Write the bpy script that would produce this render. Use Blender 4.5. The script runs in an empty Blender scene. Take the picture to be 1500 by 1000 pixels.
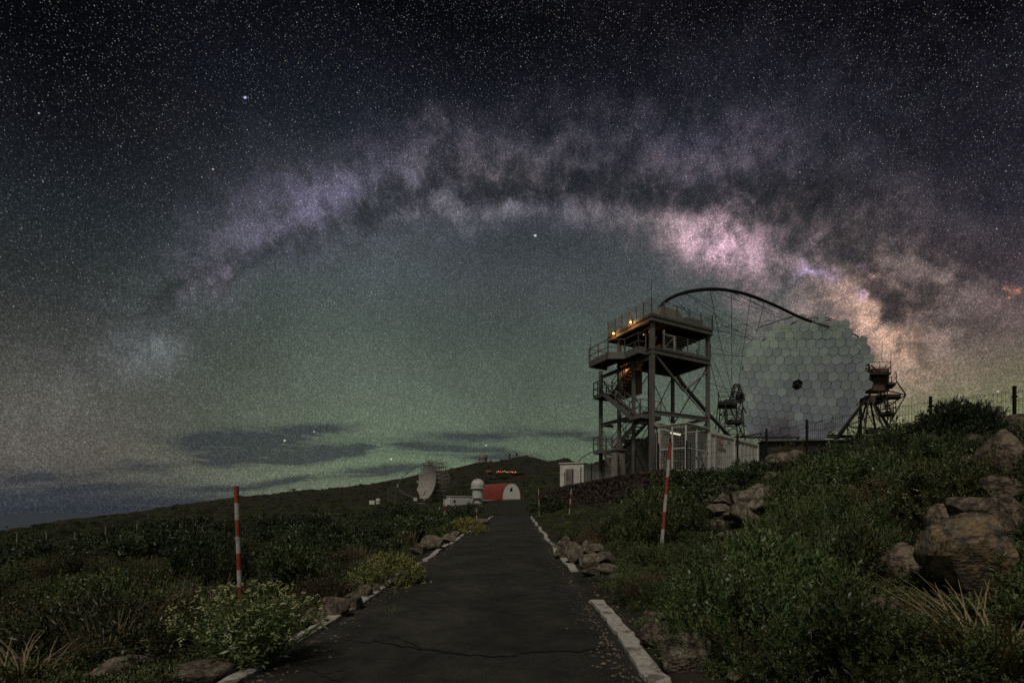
import bpy, math, random
import numpy as np
from mathutils import Vector, Matrix, Euler

random.seed(7)
RNG = np.random.default_rng(7)
scene = bpy.context.scene
COL = scene.collection

# ------------------------------------------------------------------ camera
F, CX, EYE_PY, EYE = 720.0, 820.0, 745.0, 1.65      # focal length, axis and eye line in photo pixels; eye height in metres
cd = bpy.data.cameras.new('camera')
cd.sensor_width = 36.0
cd.lens = 36.0 * F / 1500.0
cd.shift_x = -(CX - 750.0) / 1500.0
cd.shift_y = (EYE_PY - 500.0) / 1500.0
cd.clip_start = 0.1
cd.clip_end = 120000.0
cam = bpy.data.objects.new('camera', cd)
cam.location = (0, 0, EYE)
cam.rotation_euler = (math.radians(90), 0, 0)
COL.objects.link(cam)
scene.camera = cam

scene.view_settings.view_transform = 'Standard'
scene.view_settings.look = 'None'
scene.view_settings.exposure = 0.0
scene.view_settings.gamma = 1.0
scene.render.engine = 'CYCLES'
scene.cycles.max_bounces = 3
scene.cycles.diffuse_bounces = 1
scene.cycles.glossy_bounces = 2
scene.cycles.transparent_max_bounces = 6
scene.cycles.caustics_reflective = False
scene.cycles.caustics_refractive = False
scene.cycles.use_denoising = False
scene.cycles.sample_clamp_indirect = 1.0


def lin(r, g, b):
    def c(x):
        x /= 255.0
        return x / 12.92 if x <= 0.04045 else ((x + 0.055) / 1.055) ** 2.4
    return (c(r), c(g), c(b))


def P(px, py, Y):
    return Vector(((px - CX) / F * Y, Y, EYE + (EYE_PY - py) / F * Y))


def azel(px, py):
    u, v = (px - CX) / F, (EYE_PY - py) / F
    return math.atan2(u, 1.0), math.atan2(v, math.hypot(u, 1.0))


# ------------------------------------------------------------------ night sky
world = bpy.data.worlds.new('World')
scene.world = world
world.use_nodes = True
try:
    world.cycles.sampling_method = 'NONE'
except Exception:
    pass
WN, WL = world.node_tree.nodes, world.node_tree.links
WN.clear()


def wn(t, **kw):
    n = WN.new(t)
    for k, v in kw.items():
        setattr(n, k, v)
    return n


def wset(sock, v):
    if isinstance(v, bpy.types.NodeSocket):
        WL.new(v, sock)
    elif isinstance(v, (tuple, list)) and len(v) == 3 and sock.type == 'RGBA':
        sock.default_value = (*v, 1.0)
    else:
        sock.default_value = v


def m(op, a, b=0.0, c=0.0, clamp=False):
    n = wn('ShaderNodeMath', operation=op, use_clamp=clamp)
    wset(n.inputs[0], a)
    wset(n.inputs[1], b)
    wset(n.inputs[2], c)
    return n.outputs[0]


def vm(op, a, b=(0, 0, 0), c=(0, 0, 0)):
    n = wn('ShaderNodeVectorMath', operation=op)
    wset(n.inputs[0], a)
    wset(n.inputs[1], b)
    if op == 'MULTIPLY_ADD':
        wset(n.inputs[2], c)
    return n.outputs[0]


def rng(v, a, b, lo=0.0, hi=1.0, smooth=True):
    n = wn('ShaderNodeMapRange')
    n.interpolation_type = 'SMOOTHSTEP' if smooth else 'LINEAR'
    wset(n.inputs[0], v)
    for i, x in enumerate((a, b, lo, hi)):
        n.inputs[i + 1].default_value = x
    return n.outputs[0]


def wmix(f, a, b):
    n = wn('ShaderNodeMix', data_type='RGBA')
    wset(n.inputs[0], f)
    wset(n.inputs[6], a)
    wset(n.inputs[7], b)
    return n.outputs[2]


def wnoise(vec, scale, detail=4.0, rough=0.55, dist=0.0):
    n = wn('ShaderNodeTexNoise')
    wset(n.inputs['Vector'], vec)
    n.inputs['Scale'].default_value = scale
    n.inputs['Detail'].default_value = detail
    n.inputs['Roughness'].default_value = rough
    n.inputs['Distortion'].default_value = dist
    return n


def ramp(v, stops):
    n = wn('ShaderNodeValToRGB')
    e = n.color_ramp.elements
    stops = sorted(stops)
    while len(e) > 1:
        e.remove(e[-1])
    e[0].position = stops[0][0]
    e[0].color = (*stops[0][1], 1)
    for p, c in stops[1:]:
        x = e.new(p)
        x.color = (*c, 1)
    wset(n.inputs[0], v)
    return n.outputs[0]


tc = wn('ShaderNodeTexCoord')
D = vm('NORMALIZE', tc.outputs['Generated'])
sp = wn('ShaderNodeSeparateXYZ')
WL.new(D, sp.inputs[0])
AZ = m('ARCTAN2', sp.outputs[0], sp.outputs[1])
EL = m('ARCSINE', sp.outputs[2])
AE = wn('ShaderNodeCombineXYZ')
WL.new(AZ, AE.inputs[0])
WL.new(EL, AE.inputs[1])
AE = AE.outputs[0]


def column(px, rows):
    out = []
    for py, c in rows:
        out.append((max(0.0, math.sin(azel(px, py)[1])), lin(*c)))
    return out


Z = sp.outputs[2]
SK = 1.0
mid = ramp(Z, column(640, [(745, (104, 108, 90)), (705, (100, 112, 90)), (670, (95, 111, 88)), (630, (91, 104, 87)), (560, (84, 95, 84)),
                           (480, (73, 83, 78)), (400, (68, 74, 76)), (300, (52, 56, 62)), (210, (32, 36, 46)),
                           (120, (20, 22, 29)), (30, (9, 10, 14))]))
left = ramp(Z, column(60, [(765, (48, 54, 63)), (745, (50, 56, 65)), (725, (60, 63, 68)), (700, (80, 79, 76)), (660, (92, 88, 81)),
                           (600, (80, 79, 73)), (530, (66, 67, 63)), (430, (48, 51, 51)), (300, (34, 39, 43)),
                           (180, (19, 21, 26)), (60, (8, 9, 12))]))
right = ramp(Z, column(1400, [(745, (128, 130, 92)), (640, (122, 124, 90)), (600, (112, 114, 84)), (560, (104, 98, 80)), (500, (82, 74, 70)), (430, (64, 58, 62)),
                              (330, (42, 40, 48)), (220, (29, 28, 35)), (120, (17, 18, 24)), (30, (9, 9, 13))]))
wl = rng(AZ, azel(60, 600)[0], azel(560, 600)[0], 1.0, 0.0)
wr = rng(AZ, azel(1000, 600)[0], azel(1400, 600)[0], 0.0, 1.0)
# behind the viewer the airglow closes up again
back = rng(m('ABSOLUTE', AZ), 0.95, 1.7, 1.0, 0.0)
base = wmix(m('MULTIPLY', wl, back), mid, left)
base = wmix(m('MULTIPLY', wr, back), base, right)
mott = wnoise(AE, 2.2, 4, 0.6)
base = vm('SCALE', base)
WN.active = None
base.node.inputs[3].default_value = 1.0
WL.new(rng(mott.outputs[0], 0.3, 0.7, 0.82, 1.14), base.node.inputs[3])

# turbulent coordinates for the galaxy
w1 = wnoise(AE, 5.0, 6, 0.6)
w1v = vm('SUBTRACT', w1.outputs['Color'], (0.5, 0.5, 0.5))
WAE = vm('MULTIPLY_ADD', w1v, (0.16, 0.16, 0.0), AE)
w2 = wnoise(AE, 26.0, 5, 0.6)
w2v = vm('SUBTRACT', w2.outputs['Color'], (0.5, 0.5, 0.5))
WAE = vm('MULTIPLY_ADD', w2v, (0.055, 0.055, 0.0), WAE)


def ellipse(px, py, a, b, ang):
    c = np.array(azel(px, py))
    e = 4.0
    J = np.array([(np.array(azel(px + e, py)) - c) / e, (np.array(azel(px, py + e)) - c) / e]).T
    t = math.radians(ang)
    M = J @ np.array([[math.cos(t) * a, -math.sin(t) * b], [math.sin(t) * a, math.cos(t) * b]])
    U, S, _ = np.linalg.svd(M)
    return c, math.atan2(U[1, 0], U[0, 0]), S


def blob(px, py, a, b, ang, vec):
    c, th, S = ellipse(px, py, a, b, ang)
    mp = wn('ShaderNodeMapping', vector_type='TEXTURE')
    WL.new(vec, mp.inputs[0])
    mp.inputs['Location'].default_value = (c[0], c[1], 0)
    mp.inputs['Rotation'].default_value = (0, 0, th)
    mp.inputs['Scale'].default_value = (S[0], S[1], 1)
    g = wn('ShaderNodeTexGradient', gradient_type='QUADRATIC_SPHERE')
    WL.new(mp.outputs[0], g.inputs[0])
    return g.outputs['Fac']


# stretches of the Milky Way: centre px, half lengths, tilt, colour
GLOW = [
    (130, 560, 150, 75, -52, (.022, .022, .023)), (235, 480, 140, 70, -38, (.034, .037, .042)), (225, 495, 60, 34, -38, (.03, .034, .040)),
    (320, 395, 90, 45, -45, (.050, .038, .055)), (315, 392, 40, 22, -35, (.10, .062, .105)),
    (430, 300, 140, 60, -25, (.062, .052, .088)), (425, 318, 66, 24, -30, (.065, .050, .085)),
    (545, 262, 130, 50, -20, (.075, .066, .105)), (680, 225, 150, 45, -8, (.030, .025, .030)),
    (900, 205, 240, 40, 2, (.020, .019, .028)), (1080, 215, 150, 36, 6, (.040, .031, .045)), (960, 235, 90, 26, 5, (.048, .036, .038)),
    (690, 240, 120, 36, -5, (.046, .038, .034)), (790, 238, 150, 32, 8, (.052, .041, .040)), (1060, 240, 110, 26, 8, (.040, .03, .036)),
    (610, 312, 140, 34, -12, (.046, .042, .050)), (760, 302, 180, 34, 3, (.070, .062, .078)),
    (690, 298, 90, 18, 4, (.050, .043, .052)), (900, 304, 130, 26, 8, (.072, .058, .062)), (970, 320, 110, 46, 15, (.066, .048, .048)),
    (1000, 330, 55, 32, 20, (.085, .054, .056)), (1058, 348, 90, 46, 30, (.36, .22, .265)), (1060, 344, 46, 28, 35, (.50, .29, .38)),
    (1130, 390, 120, 60, 38, (.088, .060, .064)), (1200, 440, 140, 70, 42, (.110, .076, .074)),
    (1270, 478, 100, 40, 44, (.30, .165, .110)), (1245, 460, 50, 26, 42, (.17, .10, .070)), (1295, 500, 64, 28, 47, (.40, .24, .155)), (1330, 555, 100, 60, 48, (.15, .100, .075)),
    (1300, 410, 120, 62, 22, (.080, .057, .046)), (1380, 440, 130, 80, 30, (.060, .044, .040)), (1395, 480, 75, 50, 40, (.115, .078, .066)), (1290, 385, 60, 26, 20, (.05, .038, .03)),
    (1195, 396, 24, 11, 20, (.30, .22, .46)), (1250, 437, 10, 6, 10, (.5, .34, .6)), (1180, 372, 15, 9, 40, (.12, .10, .16)), (1250, 405, 8, 5, 0, (.3, .16, .3)),
    (1478, 438, 13, 8, 0, (.30, .10, .04)), (1466, 440, 5, 4, 0, (.4, .2, .1)), (1492, 436, 6, 4, 0, (.4, .15, .06)), (1488, 412, 18, 10, 0, (.02, .025, .05)), (1470, 460, 34, 50, 10, (.035, .014, .018)),
    (1110, 300, 120, 60, 10, (.014, .011, .012)), (1330, 330, 160, 70, 25, (.030, .026, .032)), (560, 380, 260, 90, -15, (.008, .013, .015)), (1200, 120, 400, 120, 5, (.008, .007, .010)),
]
DARK = [
    (250, 425, 130, 20, -36, .55), (380, 362, 150, 22, -28, .62), (500, 325, 140, 22, -22, .70), (620, 285, 130, 24, -18, .80),
    (560, 300, 60, 18, -40, .5), (730, 265, 150, 22, 0, .80), (860, 265, 180, 24, 4, .90), (1000, 268, 160, 22, 6, .90), (1115, 285, 120, 24, 14, .65), (940, 262, 200, 18, 4, .5),
    (820, 182, 120, 12, 10, .5), (880, 222, 90, 10, -5, .4), (1085, 385, 36, 50, 20, .25), (1170, 340, 120, 18, 30, .65), (1240, 382, 140, 22, 32, .6), (1330, 448, 110, 13, 22, .75),
    (1350, 438, 70, 10, 8, .8), (1290, 440, 60, 12, 40, .6), (1335, 498, 70, 15, 45, .75), (1330, 525, 50, 18, 30, .5), (1185, 295, 150, 28, 15, .55), (1420, 385, 150, 22, 25, .5), (200, 500, 80, 12, -40, .4), (330, 420, 70, 10, -35, .4), (945, 302, 40, 8, 10, .4), (1400, 420, 90, 9, 30, .6),
    (1110, 420, 60, 12, 50, .45), (1225, 465, 40, 8, 60, .35), (1150, 400, 40, 8, 30, .4),
]
glow = (0, 0, 0)
for px, py, a, b, ang, c in GLOW:
    g = blob(px, py, a * 1.85, b * 2.15, ang, WAE)
    glow = vm('MULTIPLY_ADD', g, c, glow)
dark = 0.0
for px, py, a, b, ang, k in DARK:
    g = blob(px, py, a * 1.6, b * 2.5, ang, WAE)
    dark = m('MULTIPLY_ADD', g, k * 1.4, dark)
fb = wnoise(AE, 15.0, 10, 0.76, 0.2)
fbr = rng(fb.outputs[0], 0.36, 0.64, 0.24, 1.5)
dn = wnoise(AE, 20.0, 9, 0.68, 0.5)
dark = m('MULTIPLY', dark, rng(dn.outputs[0], 0.37, 0.62, 0.15, 1.5))
dark = m('SUBTRACT', 1.0, m('POWER', 2.718, m('MULTIPLY', dark, -1.45)), clamp=True)
gl = vm('SCALE', glow)
WL.new(m('MULTIPLY', fbr, m('SUBTRACT', 1.0, m('MULTIPLY', dark, 0.93))), gl.node.inputs[3])
basd = vm('SCALE', base)
WL.new(m('SUBTRACT', 1.0, m('MULTIPLY', dark, 0.38)), basd.node.inputs[3])
sky = vm('ADD', basd, gl)

# thin dark cloud streaks low over the sea
CLOUD = [(385, 650, 150, 26, 0), (330, 640, 90, 12, -6), (420, 668, 120, 10, -3), (450, 630, 90, 10, -4), (300, 665, 70, 8, -4), (500, 658, 90, 9, -5), (740, 668, 80, 9, 4), (700, 640, 90, 7, 3), (330, 665, 60, 14, -5), (205, 683, 60, 9, -2), (480, 668, 90, 10, -8), (560, 690, 110, 9, -8),
         (230, 738, 200, 12, -4), (60, 700, 140, 7, -2), (90, 752, 160, 12, -2), (640, 655, 120, 12, 4), (330, 716, 90, 8, -3), (840, 640, 120, 10, 4), (120, 716, 130, 7, -3), (430, 702, 70, 6, -6)]
CAE = vm('MULTIPLY_ADD', w1v, (0.10, 0.030, 0.0), AE)
CAE = vm('MULTIPLY_ADD', w2v, (0.05, 0.010, 0.0), CAE)
cl = 0.0
for px, py, a, b, ang in CLOUD:
    cl = m('MULTIPLY_ADD', blob(px, py, a * 1.4, b * 1.7, ang, CAE), 1.5, cl)
strv = vm('MULTIPLY', AE, (3.0, 26.0, 1.0))
sn = wnoise(strv, 1.6, 6, 0.6, 0.5)
st = m('MULTIPLY', rng(sn.outputs[0], 0.50, 0.72), rng(EL, 0.0, 0.16, 0.6, 0.0))
clf = m('ADD', m('MULTIPLY', cl, rng(sn.outputs[0], 0.36, 0.56, 0.25, 1.4)), m('MULTIPLY', st, wl), clamp=True)
cloudf = m('MULTIPLY', clf, 0.80)
sky = wmix(cloudf, sky, lin(50, 54, 60))


def stars(scale, thr, gain, power, seed):
    v = wn('ShaderNodeTexVoronoi', feature='F1', voronoi_dimensions='3D')
    sv = vm('ADD', D, (seed, seed * 0.37, seed * 1.7))
    WL.new(sv, v.inputs['Vector'])
    v.inputs['Scale'].default_value = scale
    core = m('SUBTRACT', 1.0, m('DIVIDE', v.outputs['Distance'], thr), clamp=True)
    core = m('POWER', core, 1.5)
    s3 = wn('ShaderNodeSeparateColor')
    WL.new(v.outputs['Color'], s3.inputs[0])
    br = m('MULTIPLY', m('POWER', s3.outputs[0], power), gain)
    tint = ramp(s3.outputs[1], [(0.0, (1.0, .78, .58)), (0.35, (1.0, .95, .88)), (0.6, (.92, .96, 1.0)), (1.0, (.62, .76, 1.0))])
    o = vm('SCALE', tint)
    WL.new(m('MULTIPLY', core, br), o.node.inputs[3])
    return o


# unresolved faint stars: a fine grain that follows the glow
gv = wn('ShaderNodeTexVoronoi', feature='F1', voronoi_dimensions='3D')
WL.new(D, gv.inputs['Vector'])
gv.inputs['Scale'].default_value = 720.0
gs = wn('ShaderNodeSeparateColor')
WL.new(gv.outputs['Color'], gs.inputs[0])
gsk = vm('SCALE', sky)
WL.new(m('MULTIPLY_ADD', m('POWER', gs.outputs[0], 2.5), 0.90, 0.74), gsk.node.inputs[3])
sky = gsk
star = stars(430.0, 0.32, 0.42, 2.0, 3.1)
star = vm('ADD', star, stars(270.0, 0.19, 0.95, 3.0, 11.7))
star = vm('ADD', star, stars(120.0, 0.090, 1.5, 5.0, 23.9))
star = vm('ADD', star, stars(34.0, 0.038, 1.5, 5.0, 41.3))
se = vm('SCALE', star)
lum = wn('ShaderNodeVectorMath', operation='DOT_PRODUCT')
WL.new(gl, lum.inputs[0])
lum.inputs[1].default_value = (.35, .4, .25)
dens = m('MULTIPLY', m('MULTIPLY_ADD', m('MINIMUM', lum.outputs['Value'], .25), 7.0, 0.95), m('SUBTRACT', 1.0, m('MULTIPLY', dark, .45)))
WL.new(m('MULTIPLY', m('MULTIPLY', rng(EL, -0.01, 0.14, 0.30, 0.95), dens), m('SUBTRACT', 1.0, cloudf)), se.node.inputs[3])
sky = vm('ADD', sky, se)
for px, py, r, c in [(359, 143, 4, (.9, 1.0, 1.5)), (784, 345, 3.4, (1.2, 1.2, 1.3)), (57, 166, 2.6, (.8, .8, .9)), (417, 645, 3, (1.0, .9, .7)), (312, 248, 2.6, (.8, .8, .9)),
                     (573, 672, 2.6, (.9, .9, .8)), (712, 652, 2.4, (.8, .7, .6)), (1478, 436, 3, (1.0, .4, .2)), (1462, 573, 3, (.8, .7, .6)), (460, 632, 2.4, (.7, .65, .5))]:
    sky = vm('MULTIPLY_ADD', blob(px, py, r, r * 0.8, 0, AE), c, sky)
ground_c = rng(EL, -0.06, 0.0, 0.0, 1.0)
sky = wmix(ground_c, lin(34, 38, 46), sky)
bg = wn('ShaderNodeBackground')
WL.new(sky, bg.inputs[0])
bg.inputs[1].default_value = SK
wo = wn('ShaderNodeOutputWorld')
WL.new(bg.outputs[0], wo.inputs[0])

# soft, low light over the foreground
sd = bpy.data.lights.new('moon_light', 'SUN')
sd.energy = 1.10
sd.angle = math.radians(12)
sd.color = (1.0, 0.93, 0.82)
sun = bpy.data.objects.new('moon_light', sd)
sun.rotation_euler = Vector((0.14, 0.56, -0.82)).to_track_quat('-Z', 'Y').to_euler()
COL.objects.link(sun)


# ------------------------------------------------------------------ materials
def mat(name, col, rough=0.85, metal=0.0, var=0.25, scale=4.0, fine=0.0, crackle=0.0, bump=0.0, bscale=30.0, col2=None, mixlo=0.45, mixhi=0.6, emis=None, rand=0.0, spec=0.3):
    mt = bpy.data.materials.new(name)
    mt.use_nodes = True
    if emis:
        mt.cycles.emission_sampling = 'NONE'
    N, L = mt.node_tree.nodes, mt.node_tree.links
    b = N['Principled BSDF']
    b.inputs['Roughness'].default_value = rough
    b.inputs['Metallic'].default_value = metal
    b.inputs['Specular IOR Level'].default_value = spec
    tc = N.new('ShaderNodeTexCoord')
    nz = N.new('ShaderNodeTexNoise')
    nz.inputs['Scale'].default_value = scale
    nz.inputs['Detail'].default_value = 6
    L.new(tc.outputs['Object'], nz.inputs['Vector'])
    out = None
    if col2 is not None:
        mr = N.new('ShaderNodeMapRange')
        mr.interpolation_type = 'SMOOTHSTEP'
        mr.inputs[1].default_value = mixlo
        mr.inputs[2].default_value = mixhi
        L.new(nz.outputs[0], mr.inputs[0])
        mx = N.new('ShaderNodeMix')
        mx.data_type = 'RGBA'
        mx.inputs[6].default_value = (*col, 1)
        mx.inputs[7].default_value = (*col2, 1)
        L.new(mr.outputs[0], mx.inputs[0])
        out = mx.outputs[2]
    nz2 = N.new('ShaderNodeTexNoise')
    nz2.inputs['Scale'].default_value = scale * 3.7
    nz2.inputs['Detail'].default_value = 5
    L.new(tc.outputs['Object'], nz2.inputs['Vector'])
    mr2 = N.new('ShaderNodeMapRange')
    mr2.inputs[1].default_value = 0.3
    mr2.inputs[2].default_value = 0.7
    mr2.inputs[3].default_value = 1 - var
    mr2.inputs[4].default_value = 1 + var
    L.new(nz2.outputs[0], mr2.inputs[0])
    fac = mr2.outputs[0]
    if rand:
        oi = N.new('ShaderNodeObjectInfo')
        mr3 = N.new('ShaderNodeMapRange')
        mr3.inputs[3].default_value = 1 - rand
        mr3.inputs[4].default_value = 1 + rand
        L.new(oi.outputs['Random'], mr3.inputs[0])
        mm = N.new('ShaderNodeMath')
        mm.operation = 'MULTIPLY'
        L.new(fac, mm.inputs[0])
        L.new(mr3.outputs[0], mm.inputs[1])
        fac = mm.outputs[0]
    def times(f0, sock):
        q = N.new('ShaderNodeMath')
        q.operation = 'MULTIPLY'
        L.new(f0, q.inputs[0])
        L.new(sock, q.inputs[1])
        return q.outputs[0]
    if fine:
        n3 = N.new('ShaderNodeTexNoise')
        n3.inputs['Scale'].default_value = 85.0
        n3.inputs['Detail'].default_value = 3
        L.new(tc.outputs['Object'], n3.inputs['Vector'])
        m3 = N.new('ShaderNodeMapRange')
        m3.inputs[1].default_value, m3.inputs[2].default_value = .35, .65
        m3.inputs[3].default_value, m3.inputs[4].default_value = 1 - fine, 1 + fine
        L.new(n3.outputs[0], m3.inputs[0])
        fac = times(fac, m3.outputs[0])
        n4 = N.new('ShaderNodeTexNoise')
        n4.inputs['Scale'].default_value = .45
        n4.inputs['Detail'].default_value = 7
        n4.inputs['Distortion'].default_value = 1.2
        L.new(tc.outputs['Object'], n4.inputs['Vector'])
        m4 = N.new('ShaderNodeMapRange')
        m4.inputs[1].default_value, m4.inputs[2].default_value = .35, .65
        m4.inputs[3].default_value, m4.inputs[4].default_value = .72, 1.28
        L.new(n4.outputs[0], m4.inputs[0])
        fac = times(fac, m4.outputs[0])
    if crackle:
        wv = N.new('ShaderNodeVectorMath')
        wv.operation = 'MULTIPLY_ADD'
        L.new(nz2.outputs['Color'], wv.inputs[0])
        wv.inputs[1].default_value = (.35, .35, .35)
        L.new(tc.outputs['Object'], wv.inputs[2])
        vo = N.new('ShaderNodeTexVoronoi')
        vo.feature = 'DISTANCE_TO_EDGE'
        vo.inputs['Scale'].default_value = crackle
        L.new(wv.outputs[0], vo.inputs['Vector'])
        m5 = N.new('ShaderNodeMapRange')
        m5.inputs[2].default_value = .045
        m5.inputs[3].default_value = .30
        L.new(vo.outputs['Distance'], m5.inputs[0])
        fac = times(fac, m5.outputs[0])
    sc = N.new('ShaderNodeVectorMath')
    sc.operation = 'SCALE'
    if out is None:
        sc.inputs[0].default_value = col
    else:
        L.new(out, sc.inputs[0])
    L.new(fac, sc.inputs[3])
    L.new(sc.outputs[0], b.inputs['Base Color'])
    if bump:
        nb = N.new('ShaderNodeTexNoise')
        nb.inputs['Scale'].default_value = bscale
        nb.inputs['Detail'].default_value = 6
        L.new(tc.outputs['Object'], nb.inputs['Vector'])
        bp = N.new('ShaderNodeBump')
        bp.inputs['Strength'].default_value = bump
        bp.inputs['Distance'].default_value = 0.03
        L.new(nb.outputs[0], bp.inputs['Height'])
        L.new(bp.outputs[0], b.inputs['Normal'])
    if emis:
        b.inputs['Emission Color'].default_value = (*emis[0], 1)
        b.inputs['Emission Strength'].default_value = emis[1]
    return mt


def leafmat(name, c1, c2, rough=0.45, rand=0.5):
    """leaf colour varies from clump to clump and plant to plant"""
    mt = mat(name, c1, rough, 0, 0.35, 3.0, col2=c2, mixlo=0.35, mixhi=0.65, rand=rand, spec=0.45)
    return mt


M = {}
M['asphalt'] = mat('asphalt', (.048, .043, .035), .9, 0, .30, 1.3, bump=.7, bscale=90, col2=(.033, .032, .027), mixlo=.35, mixhi=.65, fine=.45)
M['crack'] = mat('crack_dark', (.012, .011, .010), .95)  # one dark colour for thin strips laid along the cracks
M['kerb'] = mat('kerb_paint', (.50, .46, .41), .8, 0, .28, 5.0, bump=.5, bscale=60, col2=(.22, .19, .16), mixlo=.56, mixhi=.66)
M['soil'] = mat('soil', (.030, .023, .015), .95, 0, .5, .8, bump=.8, bscale=12, col2=(.026, .026, .014), mixlo=.4, mixhi=.6)
M['rock'] = mat('rock', (.20, .150, .110), .95, 0, .55, 2.4, bump=1.0, bscale=9, col2=(.085, .067, .052), mixlo=.44, mixhi=.58, rand=.3, crackle=1.3)
M['rock_light'] = mat('rock_light', (.25, .198, .150), .95, 0, .5, 3.0, bump=1.0, bscale=11, col2=(.12, .105, .075), mixlo=.46, mixhi=.58, rand=.25, crackle=1.1)
M['rock_ochre'] = mat('rock_ochre', (.24, .168, .098), .95, 0, .6, 2.2, bump=1.0, bscale=10, col2=(.125, .105, .085), mixlo=.44, mixhi=.58, crackle=.9)
M['wallstone'] = mat('wall_stone', (.085, .058, .045), .95, 0, .6, 2.0, bump=.8, bscale=12, col2=(.20, .155, .125), mixlo=.55, mixhi=.68)
M['walldark'] = mat('wall_joint', (.03, .022, .018), .95)
M['steel'] = mat('grey_steel', (.185, .170, .158), .6, .15, .25, 2.0, bump=0.15, bscale=20, col2=(.145, .118, .10), mixlo=.55, mixhi=.72)
M['steel_dark'] = mat('dark_steel', (.06, .05, .045), .55, .2, .25, 2.0)
M['rust'] = mat('rusty_plate', (.34, .19, .12), .8, 0, .3, 2.0, bump=.2, bscale=12, col2=(.24, .17, .13))
M['drive'] = mat('drive_paint', (.15, .085, .062), .7, 0, .3, 1.5)
M['grating'] = mat('deck_grating', (.05, .042, .036), .8, .1, .3, 3.0)
M['white'] = mat('white_paint', (.80, .76, .69), .6, 0, .16, .9, bump=.1, bscale=8, col2=(.62, .55, .47), mixlo=.5, mixhi=.72)
M['cage'] = mat('cage_white', (.70, .67, .62), .6, 0, .12, 2.0)
M['cagein'] = mat('cage_panel', (.46, .425, .38), .7, 0, .30, 1.5, col2=(.24, .21, .18))
M['grey'] = mat('grey_panel', (.30, .27, .235), .7, 0, .25, 1.2, col2=(.22, .18, .15))
M['dome'] = mat('dome_white', (.62, .60, .56), .5, 0, .10, .8)
M['dark'] = mat('black_paint', (.012, .011, .010), .6)
M['red'] = mat('pole_red', (.36, .070, .040), .6, 0, .22, 6.0, col2=(.26, .055, .035))
M['polewhite'] = mat('pole_white', (.52, .49, .44), .6, 0, .22, 6.0, col2=(.36, .32, .27), mixlo=.5, mixhi=.7)
M['redroof'] = mat('red_roof', (.32, .065, .048), .7, 0, .25, .6, bump=.2, bscale=4)
M['ink_red'] = mat('sign_red', (.42, .075, .06), .7)
M['ink_dark'] = mat('sign_dark', (.08, .08, .08), .7)
M['bark'] = mat('bark', (.075, .055, .040), .9, 0, .4, 6.0, rand=.2)
M['twig'] = mat('dry_twig', (.17, .100, .062), .9, 0, .4, 4.0, rand=.25)
M['straw'] = mat('straw', (.25, .185, .105), .85, 0, .4, 4.0, rand=.25)
M['leaf_r'] = leafmat('leaf_slope', (.055, .088, .024), (.135, .145, .055))
M['leaf_r2'] = leafmat('leaf_slope_bright', (.062, .105, .032), (.135, .155, .060))
M['leaf_l'] = leafmat('leaf_scrub', (.052, .070, .022), (.115, .110, .044))
M['leaf_l2'] = leafmat('leaf_scrub_brown', (.088, .064, .032), (.13, .105, .050))
M['leaf_bright'] = leafmat('leaf_flowering', (.13, .15, .042), (.19, .20, .075))
M['leaf_tall'] = leafmat('leaf_tall_bush', (.085, .12, .040), (.14, .17, .065))
M['leaf_big'] = leafmat('leaf_dark_bush', (.032, .052, .018), (.065, .080, .030))
M['flower'] = mat('yellow_flower', (.46, .40, .095), .7, 0, .3, 9.0)
M['flower_pale'] = mat('pale_flower', (.50, .48, .24), .7, 0, .3, 9.0)
M['grass'] = mat('grass_blade', (.075, .10, .030), .7, 0, .4, 4.0, rand=.2)
M['hill'] = mat('sea', (.11, .13, .16), 1.0, spec=0.0)
M['bulb'] = mat('lamp_amber', (1, .6, .2), .5, emis=((1.0, .50, .14), 7.0))
M['redbulb'] = mat('lamp_red', (1, .1, .03), .5, emis=((1.0, .09, .025), 3.0))
M['orangebulb'] = mat('lamp_orange', (1, .3, .1), .5, emis=((1.0, .30, .09), 2.4))
M['tube_light'] = mat('fluorescent', (1, .95, .8), .5, emis=((1.0, .93, .72), .9))

# telescope mirrors
mm_ = mat('mirror', (.90, .84, .88), .20, .85, .12, .5, rand=.16)
M['mirror'] = mm_
M['mirror_back_gap'] = mat('mirror_back_and_gap_dark', (.05, .045, .042), .7)  # facet backs, and the added sheet that darkens the gaps between facets

# ------------------------------------------------------------------ helpers
ORIG = {}


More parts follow.
